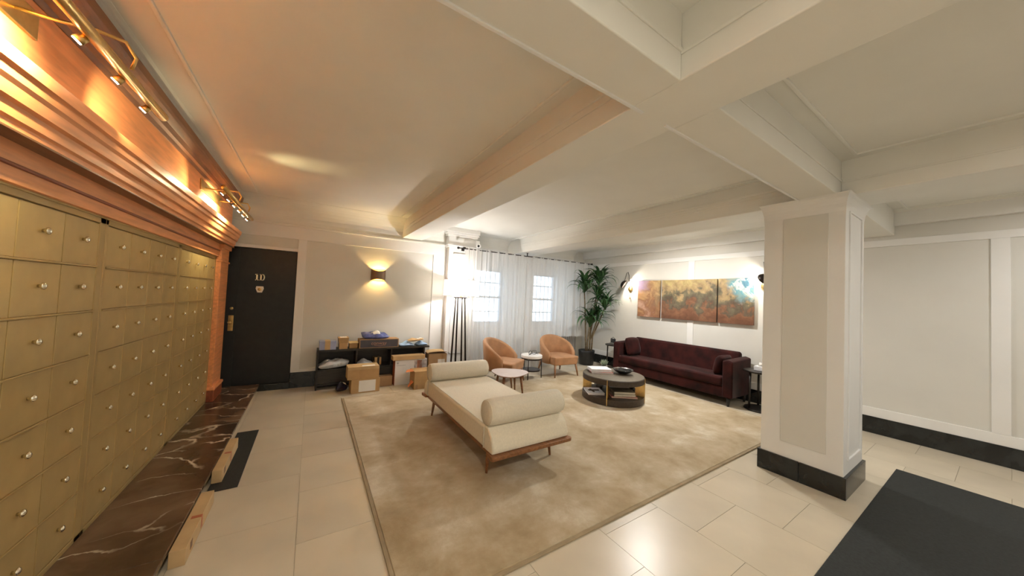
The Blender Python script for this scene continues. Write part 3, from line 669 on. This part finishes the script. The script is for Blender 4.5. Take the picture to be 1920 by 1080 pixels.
# ------------------------------------------------------------------ sofa
t = thing('sofa', 'long burgundy velvet sofa along the panelled wall', 'sofa', (6.06, 3.56, 0))
X0, X1, Ya, Yb = -.34, .355, -1.18, 1.18
B().box(X0+.02, X1, Ya+.02, Yb-.02, .13, .31).done('base', VELVET, t, bevel=.025, seg=3)
B().box(X0, X1-.18, Ya+.15, Yb-.15, .312, .46).done('seat_cushion', VELVET, t, bevel=.04, seg=4)
rgs = []
for y in (Ya+.13, Ya+.16, Yb-.16, Yb-.13):
    k = 1 if abs(y) < 1.03 else .985
    rgs.append([(X1-.20, y, .32), (X1, y, .30), (X1-.005, y, .82*k), (X1-.06, y, .845*k), (X1-.11, y, .82*k)])
B().loft(rgs).done('backrest', VELVET, t, bevel=.03, seg=3)
for s_ in (-1, 1):
    y0, y1 = sorted((s_*(Yb), s_*(Yb-.15)))
    rgs = []
    for x, zt_ in ((X0+.01, .735), (X0+.03, .75), (X1-.03, .77), (X1, .765)):
        rgs.append([(x, y0, .14), (x, y1, .14), (x, y1, zt_-.02), (x, (y0+y1)/2, zt_), (x, y0, zt_-.02)])
    B().loft(rgs).done('arm', VELVET, t, bevel=.03, seg=3)
for x in (X0+.05, X1-.07):
    for y in (Ya+.07, Yb-.07):
        B().tube([(x, y, 0 if x > 0 else 0), (x, y, .135)], [.016, .03], 10).done('leg', ESPRESSO, t, smooth=True)
def pillow(L_, H_, T_):
    d = B()
    def f(sg):
        return lambda u_, v_: ((u_-.5)*L_*(1-.10*(2*v_-1)**2*abs(2*u_-1)), sg*T_*.5*(max(0, (1-(2*u_-1)**4)*(1-(2*v_-1)**4))**.55), (v_-.5)*H_*(1-.10*(2*u_-1)**2*abs(2*v_-1)))
    d.grid(f(1), 16, 14); d.grid(f(-1), 16, 14); bmesh.ops.remove_doubles(d.b, verts=d.b.verts, dist=.0005); return d
for s_, lab in ((-1, 'burgundy velvet cushion leaning on the sofa arm nearest the pillar'), (1, 'burgundy velvet cushion leaning on the sofa arm nearest the plant')):
    c = pillow(.44, .40 if s_ > 0 else .34, .15).done('sofa_cushion', VELVET, smooth=True, loc=(6.03, 3.56+s_*.90, .655 if s_ > 0 else .62))
    c.rotation_euler = (-s_*.22, 0, 0); tag(c, lab, 'cushion', 'sofa cushions')

# ------------------------------------------------------------------ end tables beside the sofa
def endtable(loc, label, r=.22, h=.55):
    t = thing('end_table', label, 'table', loc, 0, 'dark end tables beside the sofa')
    B().lathe([(0, h-.03), (r-.01, h-.03), (r, h-.02), (r, h-.005), (r-.005, h), (0, h)], 36).done('table_top', ESPRESSO, t)
    for k in range(3):
        a = .5+2*PI*k/3
        B().tube([(.8*r*math.cos(a), .8*r*math.sin(a), .03), (.75*r*math.cos(a), .75*r*math.sin(a), h-.03)], .016, 8).done('leg', ESPRESSO, t, smooth=True)
    B().lathe([(0, 0), (r-.02, 0), (r-.01, .008), (r-.02, .03), (0, .03)], 36).done('base_plate', ESPRESSO, t)
    return t
endtable((6.20, 5.10, 0), 'round dark end table between the plant and sofa', .21, .60)
endtable((6.10, 2.13, 0), 'round dark end table between the sofa and pillar', .23, .62)
t = thing('photo_stand', 'small dark framed stand on the end table near the plant', 'ornament', (6.2, 5.13, .601))
B().box(-.05, .05, -.075, .075, 0, .03).done('stand_base', GREYCER, t, bevel=.003)
B().box(-.02, .0, -.07, .07, .03, .13).done('stand_frame', SCREEN, t, bevel=.003)
B().tube([(-.01, -.05, .13), (-.01, 0, .165), (-.01, .05, .13)], .006, 6).done('stand_handle', SCREEN, t)
t = thing('tissue_box', 'white tissue box on the end table near the pillar', 'tissue box', (6.08, 2.13, .621))
B().box(-.06, .06, -.07, .07, 0, .07).done('carton', BOOKW, t, bevel=.006)
B().loft([[(-.03, -.02, .07), (.03, -.02, .07), (.03, .02, .07), (-.03, .02, .07)], [(-.02, -.03, .10), (.035, -.01, .10), (.02, .03, .10), (-.03, .01, .10)], [(-.005, -.02, .125), (.01, -.005, .115), (.005, .02, .13), (-.01, .005, .12)]]).done('tissue', PAPER, t, smooth=True)

# ------------------------------------------------------------------ triptych and art sconces
for y0, y1, lab in ((4.10, 4.65, 'narrow abstract canvas left of the triptych, orange with violet corner'), (2.955, 4.06, 'widest abstract canvas in the middle of the triptych'), (2.365, 2.93, 'abstract canvas right of the triptych with blue swirl')):
    t = thing('painting', lab, 'painting', (XR-.016, (y0+y1)/2, 1.31), 0, 'abstract triptych above the sofa')
    h = (y1-y0)/2
    B().box(-.045, -.002, -h, h, 0, .82).done('canvas', ART, t, bevel=.003)
    B().box(-.03, 0, -h+.03, h-.03, .03, .79).done('stretcher_frame', OAKLEG, t)
def artsconce(y, z, sgn, label, chain):
    t = thing('art_sconce', label, 'wall lamp', (XR-.014, y, z), 0, 'bronze art sconces flanking the triptych')
    # round plate, arched arm, half dome head turned to the pictures
    B().lathe([(0, 0), (.055, 0), (.058, .008), (.045, .016), (0, .018)], 24, sx=1.35).done('back_plate', BRASS, t, smooth=True, loc=(0, sgn*-.0, -.16)).rotation_euler = (0, -PI/2, 0)
    hx = -.17; hy = -sgn*.04
    pts = [(-.015, 0, -.14), (-.04, 0, 0), (-.06, 0, .16), (-.09, -sgn*.005, .24), (-.12, -sgn*.02, .22), (-.155, hy, .06), (hx, hy, .03)]
    B().tube(pts, .007, 8).done('arm', DARKMETAL, t, smooth=True)
    d = B()
    n = 24; R_ = .105
    prof = [(R_*math.sin(PI/2*i/8), R_*.8*math.cos(PI/2*i/8)) for i in range(0, 9)]
    prof[0] = (.004, R_*.8)
    ins = [(r*.95, z_*.95-.002) for r, z_ in prof[::-1]]
    d.loft([[(r*math.cos(2*PI*k/n), r*math.sin(2*PI*k/n), z_) for k in range(n)] for r, z_ in prof+ins], cap=False)
    hd = d.done('dome_shade', DARKMETAL, t, smooth=True, loc=(hx, hy, -.06))
    dirv = Vector((.45, sgn*.85, -.60)).normalized()
    hd.rotation_euler = (-dirv).to_track_quat('Z', 'Y').to_euler()
    L0 = Vector((hx, hy, -.06))-dirv*.02
    light('art_sconce_bulb', 'POINT', L0, W_ART, (1, .89, .74), t, size=.018)
    B().lathe([(0, -.018)]+[(.018*math.sin(PI*i/8), -.018*math.cos(PI*i/8)) for i in range(1, 8)]+[(0, .018)], 12).done('bulb', LED, hd, smooth=True, loc=(0, 0, .055))
    if chain:
        B().tube([(-.01, 0, -.23), (-.012, .004, -.30), (-.012, -.004, -.36)], .004, 6).done('pull_chain', BRASS, t)
        B().lathe([(0, 0), (.014, .01), (.016, .025), (.006, .04), (0, .04)], 12).done('pull_knob', BRASS, t, smooth=True, loc=(-.012, -.004, -.40))
artsconce(4.90, 2.10, -1, 'bronze art sconce between the plant and the triptych', True)
artsconce(2.22, 2.15, 1, 'bronze art sconce at the pillar end of the triptych', False)

# ------------------------------------------------------------------ wall sconce on the door wall
t = thing('wall_sconce', 'bronze half-cylinder sconce glowing gold above the parcels', 'wall lamp', (1.01, YD, 1.91))
GOLDLEAF = mat('gold_leaf_lining', (.85, .60, .16), .45, .3, var=.06)
def halfshell(ro, ri):
    n = 24; d = B(); rows = []
    for k in range(n+1):
        a = PI+PI*k/n; h = .108-.035*(math.sin(PI*k/n)**1.5)
        rows.append([(r*math.cos(a), .85*r*math.sin(a)-.001, z) for r, z in ((ro, -h), (ro, 0), (ro, h), (ri, h), (ri, 0), (ri, -h))])
    return d.loft(rows)
halfshell(.125, .120).done('shade', mat('brown_bronze_shade', (.20, .13, .085), .5, .4, var=.1), t)
halfshell(.1195, .117).done('shade_lining', GOLDLEAF, t)
B().box(-.11, .11, -.006, -.001, -.10, .10).done('back_plate', GOLDLEAF, t)
light('wall_sconce_bulb', 'POINT', (0, -.05, 0), W_SCONCE, (1, .74, .30), t, size=.02)
# ------------------------------------------------------------------ floor lamp
t = thing('floor_lamp', 'floor lamp with white drum shade and four dark splayed legs', 'floor lamp', (2.425, 5.65, 0))
def shell(r0, r1, z0, z1, n=48, th=.004):
    d = B()
    d.loft([[(r*math.cos(2*PI*k/n), r*math.sin(2*PI*k/n), z) for k in range(n)] for r, z in ((r0, z0), (r1, z1), (r1-th, z1), (r0-th, z0), (r0, z0))], cap=False); return d
shell(.335, .325, 1.595, 1.895, th=.0).b.free()
B().grid(lambda u_, v_: ((.335-.008*v_)*math.cos(2*PI*u_), (.335-.008*v_)*math.sin(2*PI*u_), 1.595+.30*v_), 48, 4).done('lamp_shade', SHADE, t, smooth=True)
for z, r in ((1.597, .3355), (1.893, .3275)): B().tube([(r*math.cos(2*PI*k/48), r*math.sin(2*PI*k/48), z) for k in range(49)], .004, 6).done('shade_rim', WHITESTONE, t, smooth=True)
for k, (bx_, by_, tx, ty) in enumerate(((-.17, -.05, -.115, -.02), (-.024, .06, -.055, .02), (.052, -.06, .015, -.02), (.195, .05, .088, .02))):
    B().tube([(bx_, by_, .012), (tx, ty, 1.56)], [.019, .014], 8).done('leg', DARKMETAL, t, smooth=True)
B().box(-.26, .24, -.14, .14, 0, .012).done('base_plate', DARKMETAL, t, bevel=.003)
B().box(-.135, .11, -.04, .04, 1.555, 1.575).done('leg_collar', DARKMETAL, t, bevel=.004)
B().tube([(0, 0, 1.57), (0, 0, 1.68)], .012, 10).done('socket', BRASS, t)
for a in (0, PI/2, PI, 1.5*PI): B().tube([(0, 0, 1.67), (.328*math.cos(a), .328*math.sin(a), 1.89)], .003, 5).done('shade_spoke', DARKMETAL, t)
light('floor_lamp_bulb', 'POINT', (0, 0, 1.735), W_FLOORLAMP, (1, .97, .95), t, size=.035)

# ------------------------------------------------------------------ curtains and rod
t = thing('curtain_rod', 'thin dark curtain rod with finials in front of the windows', 'curtain rod', (4.3, 5.95, 2.575))
B().tube([(-1.82, 0, -.012), (1.90, 0, .012)], .010, 10).done('rod', DARKMETAL, t, smooth=True)
for x, s_ in ((-1.82, -1), (1.90, 1)):
    B().lathe([(0, 0), (.012, .0), (.014, .012), (.024, .03), (.024, .045), (.012, .06), (0, .062)], 14).done('finial', DARKMETAL, t, smooth=True, loc=(x, 0, s_*.012)).rotation_euler = (0, s_*PI/2, 0)
B().box(-1.73, -1.70, -.01, .11, -.02, .02).box(-1.745, -1.685, .085, .11, -.05, .03).done('bracket', DARKMETAL, t, bevel=.002)
B().box(-.17, -.15, -.008, .008, 0, .076).box(-.20, -.12, -.015, .015, .072, .08).done('bracket', DARKMETAL, t, bevel=.002)
B().box(1.80, 1.82, -.008, .50, -.01, .02).done('bracket', DARKMETAL, t, bevel=.002)
def curtain(x0, x1, zb, label, seed, dens=26):
    rnd = random.Random(seed); ph = [rnd.uniform(0, 6.28) for _ in range(6)]
    def fn(u_, v_):
        x = x0+(x1-x0)*u_; zt = 2.60
        z = zb(x)+(zt-zb(x))*v_
        amp = .018+.014*(1-v_)
        s = x*dens
        y = amp*(math.sin(s+1.5*math.sin(x*3.1+ph[0]))+.55*math.sin(2.3*s+ph[1])+.25*math.sin(4.1*s+ph[2]))
        y += .02*(1-v_)*math.sin(x*4+ph[3])
        dx = .012*math.sin(s*.7+ph[4])*(1-v_)
        return (x+dx-(x0+x1)/2, y*(.55+.45*(1-v_)) , z)
    t = thing('curtain', label, 'curtain', ((x0+x1)/2, 5.95, 0), 0, 'sheer curtains on the rod')
    B().grid(fn, int((x1-x0)*130), 16).done('sheer_cloth', SHEER, t, smooth=True, recalc=False)
    B().grid(lambda u_, v_: tuple(a+b for a, b in zip(fn(u_, .965+.035*v_), (0, -.004, 0))), int((x1-x0)*130), 2).done('heading', SHEER, t, smooth=True, recalc=False)
    return t
curtain(2.60, 2.86, lambda x: .06, 'narrow bunched sheer curtain right behind the lamp shade', 2, 60)
curtain(2.84, 4.14, lambda x: .03, 'sheer white curtain over the window beside the floor lamp', 3)
curtain(4.16, 6.08, lambda x: .03 if x < 5.2 else min(.70, .03+(x-5.2)*8), 'sheer white curtain over the window beside the plant', 5)
# radiators behind the curtains
def radiator(x0, n_, label):
    t = thing('radiator', label, 'radiator', (x0, 6.38, 0), 0, 'radiators under the windows')
    for i in range(n_):
        B().box(i*.065, i*.065+.045, -.07, .07, .08, .66).done('column', RADIATOR, t, bevel=.02, seg=3)
    B().box(-.005, n_*.065-.015, -.03, .03, .02, .10).done('foot_rail', RADIATOR, t, bevel=.005)
    for xx in (.02, n_*.065-.05): B().box(xx-.012, xx+.012, -.05, .05, 0, .03).done('foot', RADIATOR, t)
radiator(3.05, 11, 'grey column radiator under the window nearer the lamp')
radiator(5.30, 13, 'grey column radiator under the window nearer the plant')
tag(B().box(4.33, 4.42, 6.44, 6.50, .02, .62).box(4.30, 4.45, 6.42, 6.52, 0, .025).done('riser_pipe', DARKMETAL, bevel=.01), 'dark riser pipe standing between the two windows', 'pipe')
# security camera
t = thing('security_camera', 'white dome security camera above the curtain rod', 'camera', (2.90, 6.02, 2.66))
B().lathe([(0, -.02), (.045, -.02), (.05, .02), (.05, .10), (0, .10)], 20).done('mount', CAMWHITE, t, smooth=True)
hd = B().lathe([(0, -.05)]+[(.055*math.sin(PI*i/10), -.055*math.cos(PI*i/10)) for i in range(1, 10)]+[(0, .055)], 20).done('camera_head', CAMWHITE, t, smooth=True, loc=(0, -.04, 0))
B().lathe([(0, 0), (.024, 0), (.024, .012), (.018, .018), (0, .02)], 16).done('lens', BLACKGLASS, hd, smooth=True, loc=(-.018, -.045, -.01)).rotation_euler = (PI/2, 0, -.4)

# ------------------------------------------------------------------ tall plant
pp = (5.98, 5.78)
t = thing('potted_dracaena', 'tall dracaena with drooping strap leaves in a black pot', 'plant', (*pp, 0))
B().lathe([(0, 0), (.15, 0), (.175, .02), (.20, .30), (.205, .36), (.195, .37), (.185, .36), (.18, .31), (0, .31)], 36).done('pot', POTM, t, smooth=True)
B().lathe([(0, .305), (.178, .305), (.178, .315), (0, .325)], 30).done('soil', SOIL, t)
heads = [(-.22, -.06, 1.90, 1.5), (.14, -.20, 2.10, 1.5), (.16, -.42, 1.50, 1.35), (-.07, -.14, 1.06, 1.4), (.02, -.30, 1.72, 1.2), (.04, -.30, 1.22, 1.05)]
for hx, hy, hz, _ in heads:
    bx_, by_ = hx*.22, hy*.3
    B().tube([(bx_, by_, .30), (bx_+(hx-bx_)*.2, by_, .30+(hz-.3)*.35), (bx_+(hx-bx_)*.6, hy*.7, .30+(hz-.3)*.7), (hx, hy, hz)], [.020, .018, .016, .014], 8).done('cane', CANE, t, smooth=True)
def leafmesh(L_, droop, wd_):
    d = B(); n = 8; P = []; Q = []
    pos = Vector((0, 0, 0)); ang = 1.0
    for i in range(n+1):
        s = i/n; wv = 1.75*wd_*(math.sin(PI*min(1, s*.9+.12))**.7)*(1-s**4) + .001
        P.append((pos.x, -wv, pos.z+.25*wv)); Q.append((pos.x, wv, pos.z+.25*wv))
        pos = pos+Vector((math.cos(ang), 0, math.sin(ang)))*L_/n; ang -= droop/n*(.4+1.2*s)
    V0 = [d.b.verts.new(q) for q in P]; V1 = [d.b.verts.new(q) for q in Q]
    # midrib gives the leaf a shallow fold
    pos = Vector((0, 0, 0)); ang = 1.0; VM = []
    for i in range(n+1):
        s = i/n
        VM.append(d.b.verts.new((pos.x, 0, pos.z-.002))); pos = pos+Vector((math.cos(ang), 0, math.sin(ang)))*L_/n; ang -= droop/n*(.4+1.2*s)
    for i in range(n):
        d.b.faces.new((V0[i], V0[i+1], VM[i+1], VM[i])); d.b.faces.new((VM[i], VM[i+1], V1[i+1], V1[i]))
    return d.done('leaf', LEAF, t, smooth=True)
LV = [leafmesh(.50, 2.3, .017), leafmesh(.44, 1.6, .016), leafmesh(.56, 2.9, .018), leafmesh(.36, 1.0, .015), leafmesh(.48, 3.3, .016)]
rr_ = random.Random(11); cnt = 0; used = set()
for hi, (hx, hy, hz, sc) in enumerate(heads):
    for i in range(50 if hi < 4 else 34):
        k = rr_.choice((0, 0, 1, 2, 2, 3, 4, 4)); az = i*2.399+rr_.uniform(-.3, .3)
        tl = rr_.uniform(-.75, .45) if i > 5 else rr_.uniform(-.75, -.35)
        # keep leaves clear of the wall on the right
        s_ = sc*rr_.uniform(.75, 1.05)
        ext = hx+math.cos(az)*.40*s_
        if pp[0]+ext > XR-.06: s_ *= .55
        if pp[1]+hy+math.sin(az)*.42*s_ > 5.90 and pp[0]+hx < 6.2: s_ *= max(.35, min(1, (5.90-pp[1]-hy)/(math.sin(az)*.42*s_)))
        loc = (hx+rr_.uniform(-.01, .01), hy+rr_.uniform(-.01, .01), hz+rr_.uniform(-.10, .03)); rot = (rr_.uniform(-.15, .15), tl*.9, az)
        rot = Euler((0, tl*.8, az), 'XYZ')
        if k not in used:
            used.add(k); o = LV[k]; o.location = loc; o.rotation_euler = rot; o.scale = (s_,)*3
        else: copy(LV[k], t, loc, rot, (s_,)*3)

# ------------------------------------------------------------------ parcel bench and parcels
YF, YBK = 5.88, 6.172
t = thing('parcel_bench', 'long black open bench holding parcels along the door wall', 'bench', (.99, 6.03, 0))
xa, xb = -.87, .86
B().box(xa-.0, xb+.08, YF-6.03-.01, YBK-6.03, .605, .635).done('bench_top', ESPRESSO, t, bevel=.003)
B().box(xa, xb, YF-6.03, YBK-6.03, .30, .325).done('shelf', ESPRESSO, t, bevel=.002)
B().box(xa, xb, YF-6.03, YBK-6.03, .07, .095).done('bench_floor', ESPRESSO, t, bevel=.002)
for x in (xa, xa+.56, xa+1.12, xb-.025): B().box(x, x+.025, YF-6.03+(.0 if x in (xa, xb-.025) else .004), YBK-6.03, .096 if x not in (xa, xb-.025) else .0, .604).done('divider', ESPRESSO, t, bevel=.002)
B().box(xa, xb, YBK-6.03-.012, YBK-6.03, .1, .6).done('back_panel', ESPRESSO, t)
B().box(xa+.0, xb, YF-6.03+.002, YF-6.03+.02, .10, .298).done('front_panel', ESPRESSO, t, bevel=.002)
B().box(xa+.03, xb-.03, .05, .07, 0, .07).done('toe_kick', ESPRESSO, t)

def parcel(name, loc, rz, sx_, sy_, h, M, label, group=None, tape=None, lab=None, flap=False):
    """carton with optional tape strip on top and a paper label (face, u0,u1,v0,v1)"""
    o = thing(name, label, 'box', loc, rz, group)
    x, y = sx_/2, sy_/2
    B().box(-x, x, -y, y, 0, h).done('carton_body', M, o, bevel=.004)
    e = .0012
    if tape:
        B().box(-x-e, x+e, -.025, .025, h-.002, h+e).box(-x-e, -x+.002, -.025, .025, h-.07, h+e).box(x-.002, x+e, -.025, .025, h-.07, h+e).done('packing_tape', tape, o)
    else:
        B().box(-x+.004, x-.004, -.0015, .0015, h-.001, h+.0006).done('flap_seam', CARD3, o)
    for (f, u0, u1, v0, v1, m2, nm) in (lab or ()):
        if f == 'top': q = B().box(u0, u1, v0, v1, h-.001, h+e*1.3)
        elif f == 'front': q = B().box(u0, u1, -y-e*1.3, -y+.001, v0, v1)
        else: q = B().box(-x-e*1.3, -x+.001, u0, u1, v0, v1)
        q.done(nm, m2, o)
    return o
ZT = .6352
G1 = 'parcels on top of the bench'; G2 = 'cartons on the floor by the bench'; G3 = 'parcels inside the bench'
o = parcel('striped_carton', (.265, 5.99, ZT), 0, .235, .20, .14, STRIPEBLUE, 'lavender-blue carton with beige centre band on the bench', G1, tape=None, lab=[('front', -.04, .035, .0, .14, CARD2, 'beige_band'), ('top', -.04, .035, -.1, .1, CARD2, 'beige_band')])
o = thing('tapered_carton', 'tall tapered brown carton with white label on the bench', 'box', (.49, 6.0, ZT), 0, G1)
B().box(-.062, .062, -.09, .09, 0, .095).done('carton_body', CARD, o, bevel=.003)
B().taper(-.078, .078, -.10, .10, .0955, .185, .86).done('carton_lid', CARD, o, bevel=.003)
B().box(-.05, .05, -.06, .06, .1845, .187).done('paper_label', PAPER, o)
parcel('small_carton', (.645, 6.02, ZT), .0, .125, .15, .085, CARD, 'small open-flap carton between tapered and dark cartons', G1, lab=[])
B().loft([[(-.07, -.10, .087), (.07, -.10, .087), (.075, .07, .10), (-.07, .07, .10)], [(-.07, -.10, .091), (.07, -.10, .091), (.075, .07, .104), (-.07, .07, .104)]]).done('flap', WOODFLAP, [ob for ob in C.objects if ob.name.startswith('small_carton')][0])
o = parcel('dark_printed_carton', (1.045, 5.995, ZT), .0, .645, .225, .15, CARD3, 'long dark printed carton with copper lettering on the bench', G1, lab=[('front', -.305, .305, .012, .138, NAVYBOX, 'dark_print')])
fc = bpy.data.curves.new('lettering', 'FONT'); fc.body = 'conway'; fc.size = .082; fc.extrude = .0008; fc.align_x = 'CENTER'
fo = bpy.data.objects.new('tmp_text', fc); C.objects.link(fo)
dg = bpy.context.evaluated_depsgraph_get(); me = bpy.data.meshes.new_from_object(fo.evaluated_get(dg)); bpy.data.objects.remove(fo)
me.materials.clear(); me.materials.append(COPPERP)
lt = bpy.data.objects.new('lettering', me); C.objects.link(lt); lt.parent = o; lt.location = (-.01, -.1125-.0028, .055); lt.rotation_euler = (PI/2, 0, 0)
B().tube([(-.085, -.1155, .045), (0, -.1155, .032), (.085, -.1155, .045)], .003, 5).done('underline_swoosh', COPPERP, o)

def bag(name, loc, rz, L_, W_, H_, M, label, group, lab=None, tilt=0, seed=1):
    rnd = random.Random(seed); ph = [rnd.uniform(0, 6.28) for _ in range(8)]; cl = [rnd.uniform(.0, .75) for _ in range(4)]
    o = thing(name, label, 'mailer bag', loc, rz, group)
    def f(sg):
        def fn(u_, v_):
            x = (u_-.5)*L_; y = (v_-.5)*W_
            e = (1-abs(2*u_-1)**2.6)*(1-abs(2*v_-1)**2.6)
            wr_ = .016*math.sin(x*34+ph[0]+9*y)+.013*math.sin(y*41+ph[1]-12*x)+.010*abs(math.sin((x+1.4*y)*60+ph[2]))
            lift = ((1-u_)*(1-v_)*cl[0]+u_*(1-v_)*cl[1]+(1-u_)*v_*cl[2]+u_*v_*cl[3])*H_*(1-e)
            z = lift+H_*.08+H_*.8*max(0, e)**.75+wr_*max(.1, e)
            x += .012*math.sin(y*20+ph[3]); y += .012*math.sin(x*17+ph[4])
            z0 = max(.002, z) if sg > 0 else max(0, lift+H_*.08)*(1-max(0, e)**.3)
            return (x, y, z0+tilt*(x+L_/2))
        return fn
    d = B(); d.grid(f(1), 22, 14); d.grid(f(-1), 22, 14)
    bmesh.ops.remove_doubles(d.b, verts=d.b.verts, dist=.0008)
    d.done('bag_body', M, o, smooth=True)
    if lab:
        u0, u1, v0, v1 = lab; fn = f(1)
        B().grid(lambda a, b_: tuple(p_+q_ for p_, q_ in zip(fn(u0+(u1-u0)*a, v0+(v1-v0)*b_), (0, -.001, .003))), 8, 8).done('paper_label', PAPER, o, recalc=False)
    return o
bag('mailer_bag', (.985, 5.98, ZT+.1505), .05, .42, .20, .125, BLUEPOLY, 'blue plastic mailer bag on the dark printed carton', G1, (.36, .62, .10, .62), 0, 3)
bag('mailer_bag', (1.52, 6.0, ZT), .05, .28, .22, .06, LBLUEPOLY, 'pale blue plastic mailer next to the dark printed carton', G1, None, 0, 4)
bag('mailer_bag', (1.81, 6.02, ZT), -.05, .20, .22, .05, LBLUEPOLY, 'pale blue plastic mailer at the bench end near the lamp', G1, None, 0, 8)
bag('padded_envelope', (1.70, 5.99, ZT+.072), -.12, .28, .20, .035, CARD2, 'tan padded envelope lying over the pale blue mailers', G1, (.55, .9, .2, .8), .12, 5)
bag('mailer_bag', (.36, 5.99, .3255), .12, .44, .24, .13, GREYPOLY, 'grey plastic mailer at the open end of bench near door', G3, None, .03, 6)
bag('mailer_bag', (.82, 5.99, .3255), -.10, .28, .23, .10, GREYPOLY, 'grey plastic mailer in the bench behind the stacked cartons', G3, None, -.02, 7)
parcel('small_taped_carton', (1.04, 6.02, .3255), .15, .11, .12, .13, CARD, 'small carton with black tape on the bench shelf', G3, tape=BLACKGLASS, lab=[('front', -.015, .02, 0, .13, BLACKGLASS, 'black_tape')])
# floor cartons
parcel('shipping_carton', (.80, 5.62, 0), .02, .42, .27, .215, CARD, 'brown carton with big white label, bottom of the pair', G2, lab=[('front', -.10, .145, .02, .195, PAPER, 'paper_label')])
o = parcel('shipping_carton', (.765, 5.625, .2155), .01, .46, .26, .195, CARD2, 'brown carton with white top label, resting on labelled carton', G2, lab=[('top', -.02, .17, -.10, -.03, PAPER, 'paper_label'), ('front', -.228, .228, .0, .15, CARD, 'flap_front')])
bag('mailer_bag', (.49, 5.76, 0), .2, .17, .15, .13, NAVYPOLY, 'navy plastic mailer on the floor beside the stacked cartons', G2, (.6, .9, .2, .6), 0, 9)
parcel('shipping_carton', (1.14, 5.80, 0), 0, .23, .14, .17, CARD3, 'low dull carton between stacked cartons and white carton', G2, tape=TAPE)
o = parcel('white_carton', (1.565, 5.782, 0), .04, .565, .135, .43, WHITEBOX, 'upright white and orange printed carton in front of the bench', G2,
           lab=[('front', .05, .275, .20, .41, GREYPIC, 'photo_print'), ('front', .10, .19, .21, .41, ORANGEP, 'orange_print'), ('front', -.255, -.225, .365, .395, GREYPRINT, 'logo_square'), ('front', -.26, -.10, .335, .342, GREYPRINT, 'text_line'), ('side', -.066, .066, .0, .43, ORANGED, 'orange_side')])
parcel('flat_carton', (1.52, 5.77, .4305), .03, .56, .16, .075, CARD2, 'flat tan carton lying on top of the white carton', G2, tape=TAPE)
o = thing('open_carton', 'tall brown carton with curved open flaps beside the lamp', 'box', (2.06, 5.86, 0), -.05, G2)
B().box(-.17, .17, -.14, .14, 0, .50).done('carton_body', CARD3, o, bevel=.003)
B().grid(lambda u_, v_: (-.17+.34*u_, -.14+.28*v_, .503+.03*(2*v_-1)**2+.012*math.sin(3*u_)), 10, 8).done('flap', CARD2, o, smooth=True)
B().box(-.0, .13, -.1415, -.139, .20, .40).done('paper_label', PAPER, o)
o = parcel('shipping_carton', (1.705, 5.475, 0), .0, .36, .29, .295, CARD, 'brown carton with orange tag, partly behind the daybed bolster', G2, tape=None, lab=[('front', -.16, -.12, .0, .08, CARD3, 'tape_strip')])
B().loft([[(-.30, -.02, .27), (-.18, -.10, .296), (-.17, .08, .296), (-.25, .10, .28)], [(-.30, -.02, .273), (-.18, -.10, .30), (-.17, .08, .30), (-.25, .10, .283)]]).done('orange_tag', ORANGEP, o)
B().loft([[(-.25, -.04, .02), (-.181, -.10, .12), (-.181, .05, .12), (-.235, .05, .02)], [(-.247, -.04, .02), (-.178, -.10, .12), (-.178, .05, .12), (-.232, .05, .02)]]).done('side_flap', ORANGEP, o)

# ------------------------------------------------------------------ ceiling lights added out of view to brighten the lobby
def added_ceiling_light(x, y, W, label, col=(1, .86, .66)):
    t = thing('added_ceiling_light', label, 'ceiling light', (x, y, ZC), 0, 'added ceiling lights out of view')
    B().lathe([(0, 0), (.20, 0), (.205, -.02), (.19, -.04), (0, -.04)], 36).done('canopy', BRASS, t, smooth=False, bevel=.004)
    B().lathe([(0, -.105)]+[(.175*math.sin(PI/2*i/10), -.04-.065*math.cos(PI/2*i/10)) for i in range(1, 11)]+[(.17, -.041), (0, -.041)], 36).done('glass_bowl', OPAL, t, smooth=True)
    light('added_ceiling_lamp', 'AREA', (0, 0, -.11), W, col, t, shape='DISK', size=.36, rot=(0, 0, 0))
added_ceiling_light(.15, -.9, W_CEIL, 'added unseen ceiling light nearest the mailboxes', (1, .93, .80))
added_ceiling_light(2.9, -1.1, W_ADDCEILM, 'added unseen ceiling light in the middle coffer', (1, .97, .94))
added_ceiling_light(5.5, -.9, W_ADDCEIL2, 'added unseen ceiling light near the right wall, beyond the pillar', (1, .98, .97))
added_ceiling_light(5.05, 3.4, W_ADDBAY, 'added unseen ceiling light over the sofa, above the beam', (1, .98, .95))
